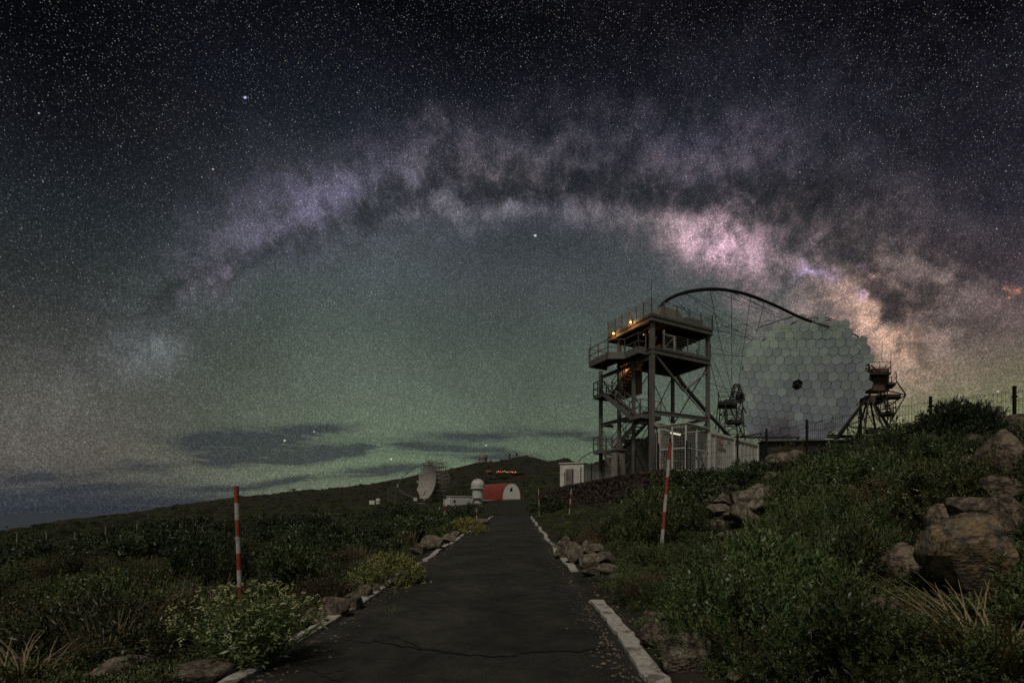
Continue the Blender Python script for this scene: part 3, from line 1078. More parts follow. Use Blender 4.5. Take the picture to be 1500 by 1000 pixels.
def tower():
    root = thing('access_tower', T(2, 2, PLAT), 'tall open steel tower with two decks and zigzag stairs', 'tower')
    # posts
    for r, l, w in [(0, 0, .24), (RW, 0, .19), (0, LW, .17), (RW, LW, .17), (0, 1.95, .15), (0, 6.0, .18), (RW * .55, LW, .15)]:
        mb = MB()
        top = Z_TOP if l < 5 and not (l == 1.95) else Z_LOW - .1
        mb.box(T(r, l, (top + PLAT - .2) / 2), (w, w, top - PLAT + .2), (TR, TL, Vector((0, 0, 1))))
        mb.box(T(r, l, PLAT + .02), (w + .25, w + .25, .04), (TR, TL, Vector((0, 0, 1))))
        for k in (-1, 1):
            mb.box(T(r, l, (top + PLAT) / 2) + TL * k * (w / 2 + .012), (w + .05, .022, top - PLAT), (TR, TL, Vector((0, 0, 1))))
        mb.build('post', 'steel', root)
    # decks
    for nm, z, (r0, r1, l0, l1) in (('lower_deck', Z_LOW, (-.1, RW + .1, -.1, LW + .1)), ('top_deck', Z_TOP, (-.25, RW + .2, -.25, 4.7))):
        mb = MB()
        mb.box(T((r0 + r1) / 2, (l0 + l1) / 2, z - .03), (r1 - r0, l1 - l0, .06), (TR, TL, Vector((0, 0, 1))))
        dk = mb.build(nm, 'grating', root)
        fr = MB()
        for (a, b) in (((r0, l0), (r1, l0)), ((r1, l0), (r1, l1)), ((r1, l1), (r0, l1)), ((r0, l1), (r0, l0))):
            ibeam(fr, T(a[0], a[1], z - .22), T(b[0], b[1], z - .22), .16, .32)
        fr.build('deck_frame', 'steel', dk)
        jo = MB()
        n = 7
        for i in range(1, n):
            rr = r0 + (r1 - r0) * i / n
            ibeam(jo, T(rr, l0 + .1, z - .2), T(rr, l1 - .1, z - .2), .10, .24)
        jo.build('joists', 'steel_dark', dk)
    # balcony pushed out beside the lower deck
    mb = MB()
    bp = [(-.1, .4), (-1.0, .4), (-1.0, 1.5), (-.75, 1.5), (-1.9, 4.6), (-1.1, 5.4), (-.1, 5.4)]
    bp = [(-.12, .5), (-.75, .5), (-.75, 2.0), (-1.75, 2.6), (-1.75, 5.0), (-.12, 5.0)]
    mb.prism([T(r, l, Z_LOW - .08) for r, l in bp], (0, 0, .06))
    bal = mb.build('balcony', 'grating', root)
    ed = MB()
    for a, b in zip(bp[:-1], bp[1:]):
        ed.bar(T(a[0], a[1], Z_LOW - .16), T(b[0], b[1], Z_LOW - .16), .08, .32)
    ed.build('balcony_edge', 'steel', bal)
    railing(bal, [T(r, l, Z_LOW) for r, l in bp], 1.05, 2, 1.1)
    # deck railings
    railing(root, [T(.9, -.12, Z_LOW), T(RW + .12, -.12, Z_LOW), T(RW + .12, LW + .1, Z_LOW), T(0, LW + .1, Z_LOW)], 1.1, 6, 1.25, rw=.022)
    railing(root, [T(-.25, 4.65, Z_TOP), T(-.25, -.25, Z_TOP)], 1.05, 6, .80, rw=.03, pw=.075)
    railing(root, [T(-.25, -.25, Z_TOP), T(RW + .2, -.25, Z_TOP), T(RW + .2, 4.65, Z_TOP), T(-.25, 4.65, Z_TOP)], 1.05, 7, 1.05, rw=.022, pw=.07)
    # gate frame on the lower deck
    mb = MB()
    for a, b in (((.95, -.1), (1.9, -.1)),):
        mb.bar(T(*a, Z_LOW), T(*a, Z_LOW + 1.35), .1)
        mb.bar(T(*b, Z_LOW), T(*b, Z_LOW + 1.1), .09)
        mb.bar(T(*a, Z_LOW + 1.05), T(*b, Z_LOW + 1.05), .06)
        mb.bar(T(*a, Z_LOW + .1), T(*b, Z_LOW + 1.0), .04)
    mb.bar(T(.4, .6, Z_LOW), T(.95, .6, Z_LOW + 1.1), .08)
    mb.build('gate_frame', 'cagein', root)
    # machinery boxes on both decks
    mb = MB().prism([T(1.0, .5, Z_TOP), T(3.3, .5, Z_TOP), T(3.3, .5, Z_TOP + .75), T(2.9, .5, Z_TOP + 1.15), T(1.3, .5, Z_TOP + 1.15), T(1.0, .5, Z_TOP + .5)], TL * 1.1)
    mb.build('winch_housing', 'grey', root)
    mb = MB().box(T(4.2, .8, Z_TOP + .42), (1.3, .9, .75), (TR, TL, Vector((0, 0, 1)))).box(T(3.5, .8, Z_TOP + .3), (.5, .5, .5), (TR, TL, Vector((0, 0, 1))))
    mb.build('equipment_box', 'steel', root)
    mb = MB().tube([T(2.2, 1.2, Z_LOW + .45), T(3.6, 1.2, Z_LOW + .45)], .42, 14).box(T(1.8, 1.2, Z_LOW + .4), (.5, .6, .8), (TR, TL, Vector((0, 0, 1))))
    mb.build('cable_drum', 'grey', root)
    # rusty plate beside the upper stairs
    mb = MB().box(T(1.15, 3.6, 11.1), (.05, 2.3, 2.2), (TR, TL, Vector((0, 0, 1))))
    mb.build('rust_panel', 'rust', root)['label'] = 'rusty orange plate lit by the lamps'
    # horizontal beams and braces
    mb = MB()
    for z in (8.15, 11.85):
        cb = MB()
        ibeam(cb, T(0, 0, z), T(0, 6.0, z), .16, .24)
        cb.build('cross_beam', 'steel', root)
    ibeam(mb, T(0, 0, 8.15), T(RW, 0, 8.15), .18, .28)
    ibeam(mb, T(RW, 0, 8.15), T(RW, LW, 8.15), .14, .2)
    ibeam(mb, T(0, LW, 8.15), T(RW, LW, 8.15), .14, .2)
    ibeam(mb, T(1.2, 6.0, 8.15), T(0, 6.0, 8.15), .14, .2)
    ibeam(mb, T(0, LW, 6.0), T(0, 6.0, 6.0), .12, .2)
    mb.build('cross_beam', 'steel', root)
    for a, b, r in [(T(RW * .55, LW, 8.2), T(RW, LW, 12.0), .035), (T(RW, LW, 8.2), T(RW * .55, LW, 12.0), .035), (T(0, LW, 8.2), T(RW * .55, LW, 12.0), .035), (T(RW * .55, LW, 8.2), T(0, LW, 12.0), .035),
                    (T(RW, 0, 8.2), T(RW, LW, 12.0), .045), (T(RW, LW, 8.2), T(RW, 0, 12.0), .045), (T(0, LW, PLAT), T(RW * .55, LW, 8.1), .035), (T(RW * .55, LW, PLAT), T(0, LW, 8.1), .035),
                    (T(0, 6.0, 8.0), T(0, LW, 5.2), .05), (T(0, 6.0, 11.8), T(0, LW, 9.4), .05), (T(RW, 0, PLAT), T(RW, LW, 8.1), .045), (T(RW, LW, PLAT), T(RW, 0, 8.1), .045)]:
        MB().tube([a, b], r, 6).build('brace', 'steel', root)
    MB().tube([T(.15, 0, Z_LOW - .3), T(2.9, .0, 9.9)], .085, 8).build('brace', 'steel', root)
    MB().tube([T(2.9, 0, 9.9), T(RW, 0, 11.6)], .06, 8).build('brace', 'steel', root)
    # stairs: outer lane climbs away, inner lane climbs back
    W = .85
    la, lb = 1.45, 4.75
    z1, z2, z3 = 6.1, 8.0, 10.3
    o_out, o_in = -.75, .2
    flight(root, T(o_out, 3.0, PLAT), T(o_out, lb, z1), TR, W, 9)
    flight(root, T(o_in, lb, z1), T(o_in, la, z2), TR, W, 10)
    flight(root, T(o_out, la, z2), T(o_out, lb, z3), TR, W, 11)
    flight(root, T(o_in, lb, z3), T(o_in, 2.0, Z_LOW - .05), TR, W, 11)
    for z, l0, l1, open_ in ((z1, lb, 5.9, 1), (z2, .3, la, 0), (z3, lb, 5.9, 1)):
        mb = MB()
        mb.box(T((o_out + o_in + W) / 2, (l0 + l1) / 2, z - .02), (o_in + W - o_out, l1 - l0, .05), (TR, TL, Vector((0, 0, 1))))
        ld = mb.build('landing', 'grating', root)
        ee = MB()
        cs = [(o_out, l0), (o_out, l1), (o_in + W, l1), (o_in + W, l0)]
        for a, b in zip(cs, cs[1:] + cs[:1]):
            ee.bar(T(*a, z - .12), T(*b, z - .12), .06, .28)
        ee.build('landing_edge', 'steel', ld)
        if open_:
            railing(ld, [T(o_out, l0, z), T(o_out, l1, z), T(o_in + W, l1, z)], 1.0, 2, .7, toe=False)
        else:
            railing(ld, [T(o_out, l1, z), T(o_out, l0, z), T(o_in + W, l0, z)], 1.0, 2, .8, toe=False)
    # rods
    for r, l, z0, h in ((-.25, -.25, Z_TOP, 2.4), (-1.7, 4.9, Z_LOW, 1.9)):
        MB().tube([T(r, l, z0), T(r, l, z0 + h)], .02, 5).build('lightning_rod', 'steel_dark', root)
    # lamps
    for r, l, z, e in ((-.42, 1.75, Z_TOP + .12, 22.0), (-.42, 3.75, Z_TOP - .05, 14.0), (.25, 3.1, Z_LOW - .62, 12.0)):
        lm = MB().sphere(T(r, l, z), .06, 12, 8)
        ho = MB().box(T(r + .07, l, z + .14), (.2, .2, .08), (TR, TL, Vector((0, 0, 1)))).box(T(r + .1, l, z), (.05, .12, .3), (TR, TL, Vector((0, 0, 1))))
        h_ = ho.build('lamp', 'steel_dark', root)
        lm.build('bulb', 'bulb', h_, smooth=True)
        pl = bpy.data.lights.new('lamp_glow', 'POINT')
        pl.energy = e
        pl.color = (1.0, .48, .16)
        pl.shadow_soft_size = .1
        lo = bpy.data.objects.new('lamp_glow', pl)
        lo.location = T(r - .14, l, z) - ORIG[root.name]
        lo.parent = root
        COL.objects.link(lo)
    for r, l in ((.6, 1.0), (.6, 1.6)):
        MB().sphere(T(r, l, Z_TOP - .62), .03, 8, 6).build('bulb', 'orangebulb', root)
    pl = bpy.data.lights.new('lamp_glow', 'POINT')
    pl.energy = 4.0
    pl.color = (1.0, .45, .18)
    lo = bpy.data.objects.new('lamp_glow', pl)
    lo.location = T(.6, 1.3, Z_TOP - .75) - ORIG[root.name]
    lo.parent = root
    COL.objects.link(lo)


tower()

# ------------------------------------------------------------------ container with a wire cage in front
CE = Vector((7.32, 28.5, PLAT))
DX = Vector((.662, .749, 0)).normalized()
DY = Vector((-DX.y, DX.x, 0))
UP = Vector((0, 0, 1))


def C(a, b, z):
    return CE + DX * a + DY * b + UP * z


def container():
    root = thing('shipping_container', C(7, 0, 0), 'long white container with red lettering beside the caged porch', 'container')
    a0, a1, w, h = 3.1, 11.6, 1.9, 2.72
    mb = MB()
    # corrugated long side
    n = 46
    prof = []
    for i in range(n + 1):
        a = a0 + .12 + (a1 - a0 - .24) * i / n
        k = i % 4
        d = 0.0 if k in (0, 1) else .035
        if 8 < i < 22:
            d = 0.0
        prof.append((a, d))
    for (a, d), (b, e) in zip(prof[:-1], prof[1:]):
        s = len(mb.v)
        mb.v += [tuple(C(a, d, .15)), tuple(C(b, e, .15)), tuple(C(b, e, h - .12)), tuple(C(a, d, h - .12))]
        mb.f.append((s, s + 1, s + 2, s + 3))
    mb.box(C((a0 + a1) / 2, w / 2 + .06, h / 2), (a1 - a0 - .06, w - .1, h - .06), (DX, DY, UP))
    body = mb.build('side_wall', 'white', root)
    for z in (.08, h - .06):
        MB().box(C((a0 + a1) / 2, 0, z), (a1 - a0, .10, .16), (DX, DY, UP)).build('rail', 'white', root)
    for a in (a0 + .05, 7.05, a1 - .05):
        MB().box(C(a, -.012, h / 2), (.14, .11, h + .01), (DX, DY, UP)).build('corner_post', 'white', root)
    MB().box(C((a0 + a1) / 2, w / 2, h + .02), (a1 - a0 + .06, w + .06, .05), (DX, DY, UP)).build('roof', 'white', root)
    for a in (6.0, 6.3, 7.3, 7.6):
        MB().box(C(a, -.005, h - .42), (.10, .03, .16), (DX, DY, UP)).build('vent', 'dark', root)
    for a, z, sx, sz in ((10.7, 1.25, .22, .5), (10.2, 1.35, .12, .14), (11.2, 1.3, .18, .14)):
        MB().box(C(a, -.03, z), (sx, .06, sz), (DX, DY, UP)).build('socket_box', 'steel_dark', root)
    MB().box(C(5.0, -.012, 1.15), (1.5, .012, 1.3), (DX, DY, UP)).build('patch_panel', 'white', root)
    # red lettering and a smaller dark line below
    rot = Matrix((DX, UP, -DY)).transposed().to_euler()

    def text(s, a, z, size, mt, name, shear=0.0):
        cu = bpy.data.curves.new(name, 'FONT')
        cu.body = s
        cu.size = size
        cu.extrude = .003
        cu.shear = shear
        cu.materials.append(M[mt])
        to = bpy.data.objects.new(name, cu)
        me = bpy.data.meshes.new_from_object(to)
        bpy.data.objects.remove(to)
        o = bpy.data.objects.new(name, me)
        o.rotation_euler = rot
        o.location = C(a, -.055, z) - ORIG[root.name]
        o.parent = root
        COL.objects.link(o)
    text('nifse', 4.05, 1.98, .56, 'ink_red', 'lettering', .2)
    mb = MB()
    pr = None
    for i in range(9):
        t = i / 8
        p = C(4.3 + 1.0 * t, -.055, 2.38 + .18 * math.sin(t * math.pi * .9))
        if pr is not None:
            mb.bar(pr, p, .012, .03)
        pr = p
    mb.build('lettering_swoosh', 'ink_red', root)
    mb = MB()
    rd = random.Random(4)
    a = 4.2
    while a < 5.5:
        mb.box(C(a, -.055, 1.72 + rd.uniform(-.03, .03)), (.05, .006, rd.uniform(.1, .2)), (DX, DY, UP))
        a += .1
    mb.box(C(4.8, -.055, 1.82), (1.3, .006, .03), (DX, DY, UP))
    mb.build('small_lettering', 'ink_dark', root)

    # caged porch
    cg = thing('wire_cage', C(1.5, .8, 0), 'white wire mesh porch with a strip light against the container', 'cage')
    ca, cw, ch, zb = 3.0, 1.75, 2.78, .12
    for a, b in ((0, 0), (1.35, 0), (ca - .05, 0), (0, cw / 2), (0, cw), (ca - .05, cw)):
        MB().box(C(a, b, ch / 2), (.085, .085, ch), (DX, DY, UP)).build('post', 'cage', cg)
    for z in (zb, ch * .5, ch):
        for p, q in (((0, 0), (ca, 0)), ((0, 0), (0, cw)), ((0, cw), (ca, cw))):
            MB().bar(C(*p, z), C(*q, z), .06).build('rail', 'cage', cg)
    me = MB()
    for i in range(1, 28):
        me.bar(C(ca * i / 28, -.01, zb), C(ca * i / 28, -.01, ch), .006)
    for i in range(1, 17):
        me.bar(C(-.01, cw * i / 17, zb), C(-.01, cw * i / 17, ch), .006)
    for i in range(1, 14):
        z = zb + (ch - zb) * i / 14
        me.bar(C(0, -.01, z), C(ca, -.01, z), .006)
        me.bar(C(-.01, 0, z), C(-.01, cw, z), .006)
    o = me.build('wire_mesh', 'cage', cg)
    o['kind'] = 'stuff'
    MB().box(C(ca / 2, cw / 2, ch + .06), (ca + .2, cw + .2, .05), (DX, DY, UP)).build('roof', 'white', cg)
    MB().box(C(ca / 2, cw - .08, ch / 2), (ca, .04, ch - .3), (DX, DY, UP)).build('back_panel', 'cagein', cg)
    MB().box(C(ca - .02, cw / 2, ch / 2), (.03, cw - .2, ch - .3), (DX, DY, UP)).build('end_panel', 'cagein', cg)
    MB().box(C(.6, cw - .22, 1.85), (.9, .22, .8), (DX, DY, UP)).build('unit', 'grey', cg)
    MB().box(C(.9, cw / 2, .7), (1.4, .5, .08), (DX, DY, UP)).box(C(.9, cw / 2, .4), (.1, .4, .6), (DX, DY, UP)).build('bench', 'grey', cg)
    MB().bar(C(1.75, .1, 1.4), C(2.8, .1, .25), .07).build('strut', 'steel_dark', cg)
    MB().sphere(C(2.35, cw - .4, 1.6), .24, 12, 8, sq=(1, .4, 1)).build('fan', 'steel', cg)
    MB().box(C(.55, cw * .55, ch - .42), (1.1, .09, .07), (DX, DY, UP)).build('strip_light', 'tube_light', cg)
    MB().sphere(C(1.2, cw + .9, ch + .35), .22, 12, 8, sq=(1, 1, 1.1)).tube([C(1.2, cw + .9, 0), C(1.2, cw + .9, ch + .2)], .05, 6).build('tank', 'grey', cg)


container()

# sheds and cabinets round the tower foot
def boxshed(name, corner, d, w, l, h, mt, label, cat, roofmt=None, door=None, over=.1):
    d = Vector(d).normalized()
    n = Vector((-d.y, d.x, 0))
    c = Vector(corner)
    root = thing(name, c, label, cat)
    MB().box(c + d * l / 2 + n * w / 2 + UP * h / 2, (l, w, h), (d, n, UP)).build('wall', mt, root)
    MB().box(c + d * l / 2 + n * w / 2 + UP * (h + .05), (l + over * 2, w + over * 2, .1), (d, n, UP)).build('roof', roofmt or mt, root)
    fr = MB()
    for i in range(int(l / .9) + 1):
        fr.box(c + d * min(l - .04, i * .9 + .04) - n * .015 + UP * h / 2, (.06, .03, h - .02), (d, n, UP))
    fr.build('seam', mt, root)
    if door:
        s, dw, dh, dm = door
        dd = MB().box(c + n * s - d * .025 + UP * (dh / 2 + .05), (.05, dw, dh), (d, n, UP)).build('door', dm, root)
        MB().box(c + n * (s + dw * .4) - d * .07 + UP * (dh * .5), (.06, .05, .2), (d, n, UP)).build('handle', 'dark', dd)
    return root


wb = boxshed('white_hut', (2.45, 51.0, PLAT), (.36, .933, 0), 2.6, 12.0, 2.6, 'white', 'white flat roofed hut standing on the end of the stone wall', 'hut', door=(1.5, .9, 2.0, 'grey'))
boxshed('equipment_cabinet', (6.1, 38.0, PLAT), (.80, .6, 0), 1.6, 1.2, 3.2, 'grey', 'tall pinkish grey cabinet behind the central post of the tower', 'cabinet')
boxshed('equipment_cabinet', (4.0, 34.9, PLAT), (.80, .6, 0), .5, .85, 2.05, 'grey', 'narrow grey cabinet at the foot of the tower stairs', 'cabinet')
boxshed('dark_container', (7.4, 39.2, PLAT), (.9, .43, 0), 2.4, 4.5, 2.9, 'steel_dark', 'dark container under the decks of the tower', 'container')
boxshed('flat_roofed_shed', (17.2, 41.0, PLAT), (.99, -.10, 0), 5.0, 8.2, 3.45, 'steel_dark', 'low dark flat roofed shed between container and mirror dish', 'shed', 'steel', over=.3)

# ------------------------------------------------------------------ big mirror telescope
DCEN = P(1168, 563, 60.0)
DN = Vector((-.72, -.69, .055)).normalized()          # the way the dish looks
DU0 = Vector((0, 0, 1)) - DN * DN.z
DU0.normalize()
DS0 = DU0.cross(DN).normalized()                       # towards the right seen from the front
_a = math.radians(-12)
DS = DS0 * math.cos(_a) + DU0 * math.sin(_a)
DU = -DS0 * math.sin(_a) + DU0 * math.cos(_a)
FOC = 26.0
DRAD = 8.0


def dish_pt(a, b, off=0.0):
    return DCEN + DS * a + DU * b + DN * ((a * a + b * b) / (4 * FOC) + off)


def telescope():
    foot = Vector((DCEN.x, DCEN.y + 2.0, 4.0))
    root = thing('mirror_telescope', foot, 'huge telescope dish of hexagonal mirrors behind the white container', 'telescope')
    # space frame behind the mirrors
    fr = MB()
    rings = [2.2, 4.2, 6.1, 7.8]
    pts = {}
    for k, r in enumerate(rings):
        n = 12
        for i in range(n):
            a = 2 * math.pi * (i + .5 * (k % 2)) / n
            pts[k, i] = dish_pt(r * math.cos(a), r * math.sin(a), -.35)
            pts[k, i, 'b'] = dish_pt(r * .92 * math.cos(a + .13), r * .92 * math.sin(a + .13), -1.7)
        for i in range(n):
            j = (i + 1) % n
            fr.tube([pts[k, i], pts[k, j]], .055, 5)
            fr.tube([pts[k, i, 'b'], pts[k, j, 'b']], .05, 5)
            fr.tube([pts[k, i], pts[k, i, 'b']], .04, 5)
            fr.tube([pts[k, i], pts[k, j, 'b']], .04, 5)
            if k:
                fr.tube([pts[k, i], pts[k - 1, i]], .05, 5)
                fr.tube([pts[k, i, 'b'], pts[k - 1, i, 'b']], .045, 5)
    dish = fr.build('dish_frame', 'steel_dark', root)
    bk = MB()
    nr_, na_ = 5, 36
    for i in range(nr_ + 1):
        for j in range(na_):
            r_ = 7.2 * (i + .02) / nr_
            bk.v.append(tuple(dish_pt(r_ * math.cos(2 * math.pi * j / na_), r_ * math.sin(2 * math.pi * j / na_), -.22)))
    for i in range(nr_):
        for j in range(na_):
            j2 = (j + 1) % na_
            bk.f.append((i * na_ + j, (i + 1) * na_ + j, (i + 1) * na_ + j2, i * na_ + j2))
    bk.build('gap_dark_sheet', 'mirror_back_gap', root)  # dark sheet added behind the facets to make their gaps look dark
    # mirror facets
    pitch = 1.115
    rad = pitch / math.sqrt(3) * .966
    hx = [(rad * math.cos(math.pi / 3 * i + math.pi / 6), rad * math.sin(math.pi / 3 * i + math.pi / 6)) for i in range(6)]
    me = bpy.data.meshes.new('mirror_facet')
    v = [(x, y, 0) for x, y in hx] + [(x, y, -.07) for x, y in hx]
    me.from_pydata(v, [], [tuple(range(6)), tuple(range(11, 5, -1))] + [(i, i + 6, (i + 1) % 6 + 6, (i + 1) % 6) for i in range(6)])
    me.materials.append(M['mirror'])
    me.materials.append(M['mirror_back_gap'])
    me.polygons.foreach_set('material_index', [0] + [1] * 7)
    rd = random.Random(12)
    base0 = ORIG[root.name]
    nf = 0
    for q in range(-9, 10):
        for r in range(-9, 10):
            a = pitch * (q + r / 2)
            b = pitch * math.sqrt(3) / 2 * r
            d = math.hypot(a, b)
            if d > DRAD or d < .4:
                continue
            if b > 6.9 and (q % 2) == 0:
                continue
            ctr = DCEN + DN * (2 * FOC)
            p = dish_pt(a, b, rd.uniform(-.02, .02))
            n = (ctr - p).normalized()
            n = (n + DS * rd.gauss(0, .026) + DU * rd.gauss(0, .026)).normalized()
            ex = (DS - n * DS.dot(n)).normalized()
            ey = n.cross(ex)
            o = bpy.data.objects.new('mirror_facet', me)
            mtx = Matrix((ex, ey, n)).transposed().to_4x4()
            mtx.translation = p - base0
            o.matrix_local = mtx
            COL.objects.link(o)
            o.parent = dish
            nf += 1
    # dark hub in the middle
    mb = MB()
    for i in range(5):
        a = 2 * math.pi * i / 5 + .3
        mb.bar(dish_pt(0, 0, .1), dish_pt(.55 * math.cos(a), .55 * math.sin(a), .1), .22, .10)
    mb.sphere(dish_pt(0, 0, .1), .25, 10, 6)
    mb.build('centre_hub', 'dark', root)
    # long arch holding the camera, ending behind the tower
    px = [(1188, 471, 57.6), (1178, 467, 57), (1165, 461.5, 56), (1130, 445, 54), (1095, 431.5, 52), (1065, 425, 50.5), (1040, 423.5, 49), (1010, 427, 47.5), (985, 435, 46), (970, 446, 45), (962, 459, 44), (958, 478, 43.6)]
    cp = [P(*p) for p in px]
    # smooth it
    sm = []
    for i in range(len(cp) - 1):
        p0, p1, p2, p3 = cp[max(i - 1, 0)], cp[i], cp[i + 1], cp[min(i + 2, len(cp) - 1)]
        for k in range(6):
            t = k / 6
            sm.append(.5 * ((2 * p1) + (p2 - p0) * t + (2 * p0 - 5 * p1 + 4 * p2 - p3) * t * t + (-p0 + 3 * p1 - 3 * p2 + p3) * t ** 3))
    sm.append(cp[-1])
    MB().tube(sm, .16, 10).build('arch', 'dark', root, smooth=True)
    boom = [P(958, 500, 43.5), P(1000, 562, 45.5), P(1036, 604, 49), P(1074, 644, 54), P(1110, 668, 57)]
    MB().tube(boom, .19, 10).build('boom', 'steel', root, smooth=True)
    cam_ = MB()
    cam_.box(P(975, 490, 43.6), (2.6, 2.2, 2.4), (Vector((.7, .7, 0)), Vector((-.7, .7, 0)), UP))
    cam_.build('camera_box', 'steel_dark', root)
    # stay ropes
    rp = MB()
    def rope(a, b, r=.026):
        rp.tube([a, b], r, 4, cap=False)
    for (ax, ay, aY), (bx, by, bY) in [((1003, 429, 47), (1110, 484, 58)), ((1003, 429, 47), (1102, 500, 57)), ((1040, 424, 49), (1150, 468, 57)), ((1065, 425, 50.5), (1155, 466, 57)),
                                       ((985, 435, 46), (1020, 470, 55)), ((1020, 470, 55), (1085, 620, 60)), ((1040, 424, 49), (1055, 500, 55)), ((1055, 500, 55), (1078, 600, 60)),
                                       ((1072, 427, 51), (1072, 610, 55)), ((1100, 433, 52.5), (1082, 560, 58)), ((975, 442, 45.5), (1105, 495, 58)), ((1036, 480, 46), (1105, 497, 58)), ((1042, 518, 46), (1092, 522, 60)),
                                       ((1036, 560, 46), (1078, 573, 60)), ((1042, 610, 49), (1085, 567, 60)), ((1040, 530, 46), (1070, 640, 58)), ((1120, 441, 53.5), (1108, 490, 59)), ((1095, 432, 52), (1160, 465, 57)), ((1072, 427, 51), (1135, 460, 56))]:
        rope(P(ax, ay, aY), P(bx, by, bY))
    for k in range(9):
        a = math.radians(20 + k * 17)
        rope(P(975, 490, 45), dish_pt(8.0 * math.cos(a), 8.0 * math.sin(a), .3), .012)
    rp.build('stay_ropes', 'dark', root)
    # strut along the upper rim
    MB().tube([P(1178, 467, 57.5), P(1205, 463, 58.5), P(1240, 475, 60)], .05, 6).tube([P(1110, 480, 58), P(1165, 462, 56.8)], .05, 6).build('rim_strut', 'steel_dark', root)
    MB().tube([P(1184, 470, 57.0), P(1215, 479, 57.3), P(1246, 491, 57.8)], .07, 6).build('rim_strut', 'dark', root)
    # side towers with platforms
    def lattice(mb, A, B, w0, w1, nseg, r, ax=(1, 0, 0), ay=(0, 1, 0)):
        A, B = Vector(A), Vector(B)
        ax, ay = Vector(ax), Vector(ay)
        prev = None
        for i in range(nseg + 1):
            t = i / nseg
            w = w0 + (w1 - w0) * t
            c = A.lerp(B, t)
            q = [c + ax * w * sx + ay * w * sy for sx, sy in ((-1, -1), (1, -1), (1, 1), (-1, 1))]
            for k in range(4):
                mb.tube([q[k], q[(k + 1) % 4]], r * .7, 5)
            if prev:
                for k in range(4):
                    mb.tube([prev[k], q[k]], r, 5)
                    mb.tube([prev[k], q[(k + 1) % 4]] if i % 2 else [prev[(k + 1) % 4], q[k]], r * .7, 5)
            prev = q
    # tower towards the fence
    mb = MB()
    Yt = 57.0
    hub = P(1273, 578, Yt)
    feet = [P(1214, 662, Yt - 1), P(1246, 668, Yt + 3), P(1262, 668, Yt - 3), P(1290, 668, Yt + 2), P(1310, 662, Yt - 2), P(1330, 668, Yt + 3)]
    for f_ in feet:
        mb.tube([hub, f_], .11, 6)
    mids = [hub.lerp(f_, .55) for f_ in feet]
    mids2 = [hub.lerp(f_, .8) for f_ in feet]
    for i in range(len(feet)):
        j = (i + 1) % len(feet)
        mb.tube([mids[i], mids[j]], .055, 5)
        mb.tube([mids2[i], mids2[j]], .055, 5)
        mb.tube([mids[i], feet[j]], .05, 5)
        mb.tube([hub.lerp(feet[i], .28), mids[j]], .05, 5)
        mb.tube([mids[i], mids2[j]], .045, 5)
    tip = P(1327, 578, Yt)
    for q in (P(1313, 558, Yt), P(1300, 626, Yt), P(1312, 604, Yt + 1), P(1300, 572, Yt), P(1292, 600, Yt - 1)):
        mb.tube([tip, q], .07, 6)
    mb.tube([P(1300, 572, Yt), P(1300, 626, Yt)], .06, 5).tube([P(1273, 578, Yt), P(1300, 626, Yt)], .06, 5)
    mb.tube([P(1280, 560, Yt), P(1300, 596, Yt - 1), P(1310, 604, Yt - 1)], .05, 5)
    mb.build('truss', 'steel_dark', root)
    MB().tube([P(1274, 578, Yt - 2), P(1214, 655, Yt - 5)], .16, 8).build('strut', 'dark', root)
    # platforms
    def platform(corners, thick, rail, nm='platform'):
        mb = MB()
        mb.prism(corners, (0, 0, -thick))
        o = mb.build(nm, 'steel_dark', root)
        if rail:
            railing(o, corners + corners[:1], 1.15, 2, 1.6, rw=.05, pw=.06, toe=False, mt='steel_dark')
        return o
    def slab(px0, px1, py, Y0, dY):
        a, b = P(px0, py, Y0), P(px1, py, Y0)
        return [a, b, b + Vector((.8, dY, 0)), a + Vector((.8, dY, 0))]
    platform(slab(1273, 1305, 545, 56, 3.0), .25, True)
    platform(slab(1300, 1313, 560, 56, 2.0), .25, True)
    platform(slab(1285, 1320, 577, 56, 1.6), .3, False, 'walkway')
    platform(slab(1290, 1312, 603, 56, 1.6), .3, True, 'walkway')
    platform(slab(1270, 1294, 628, 56, 1.6), .3, False, 'walkway')
    MB().box(P(1284, 558, Yt + .5), (1.9, 1.6, 2.6)).build('drive_housing', 'drive', root)
    MB().box(P(1276, 586, Yt + .5), (2.0, 1.2, .9)).build('drive_housing', 'drive', root)
    mb = MB()
    for k in range(9):
        p = P(1266 + random.uniform(-6, 10), 545 + random.uniform(-12, 18), Yt - .5)
        mb.tube([p, p + Vector((random.uniform(-1, 1), random.uniform(-.6, .6), random.uniform(-1.2, 1.2)))], .08, 5)
    mb.build('bearing', 'steel_dark', root)
    mb = MB()
    mb.tube([P(1292, 535, Yt), P(1292, 500, Yt)], .022, 5)
    mb.tube([P(1305, 550, Yt), P(1305, 515, Yt)], .02, 5)
    mb.build('lightning_rod', 'steel_dark', root)
    # short stairs between the walkways
    mb = MB()
    for k in range(8):
        c = P(1293, 575, 56).lerp(P(1302, 602, 56), k / 7)
        mb.box(c, (.7, .5, .05))
    mb.bar(P(1290, 575, 55.8), P(1299, 602, 55.8), .06).bar(P(1296, 575, 55.8), P(1305, 602, 55.8), .06)
    mb.build('ladder', 'steel_dark', root)
    # tower on the container side
    mb = MB()
    Yl = 58.0
    lattice(mb, P(1071, 655, Yl), P(1071, 588, Yl), 1.2, .95, 4, .075)
    lattice(mb, P(1079, 588, Yl), P(1079, 563, Yl), .7, .25, 2, .07)
    mb.tube([P(1052, 590, Yl), P(1048, 630, Yl)], .06, 6)
    mb.tube([P(1068, 595, Yl), P(1095, 650, Yl)], .07, 6).tube([P(1088, 595, Yl), P(1093, 605, Yl)], .08, 6)
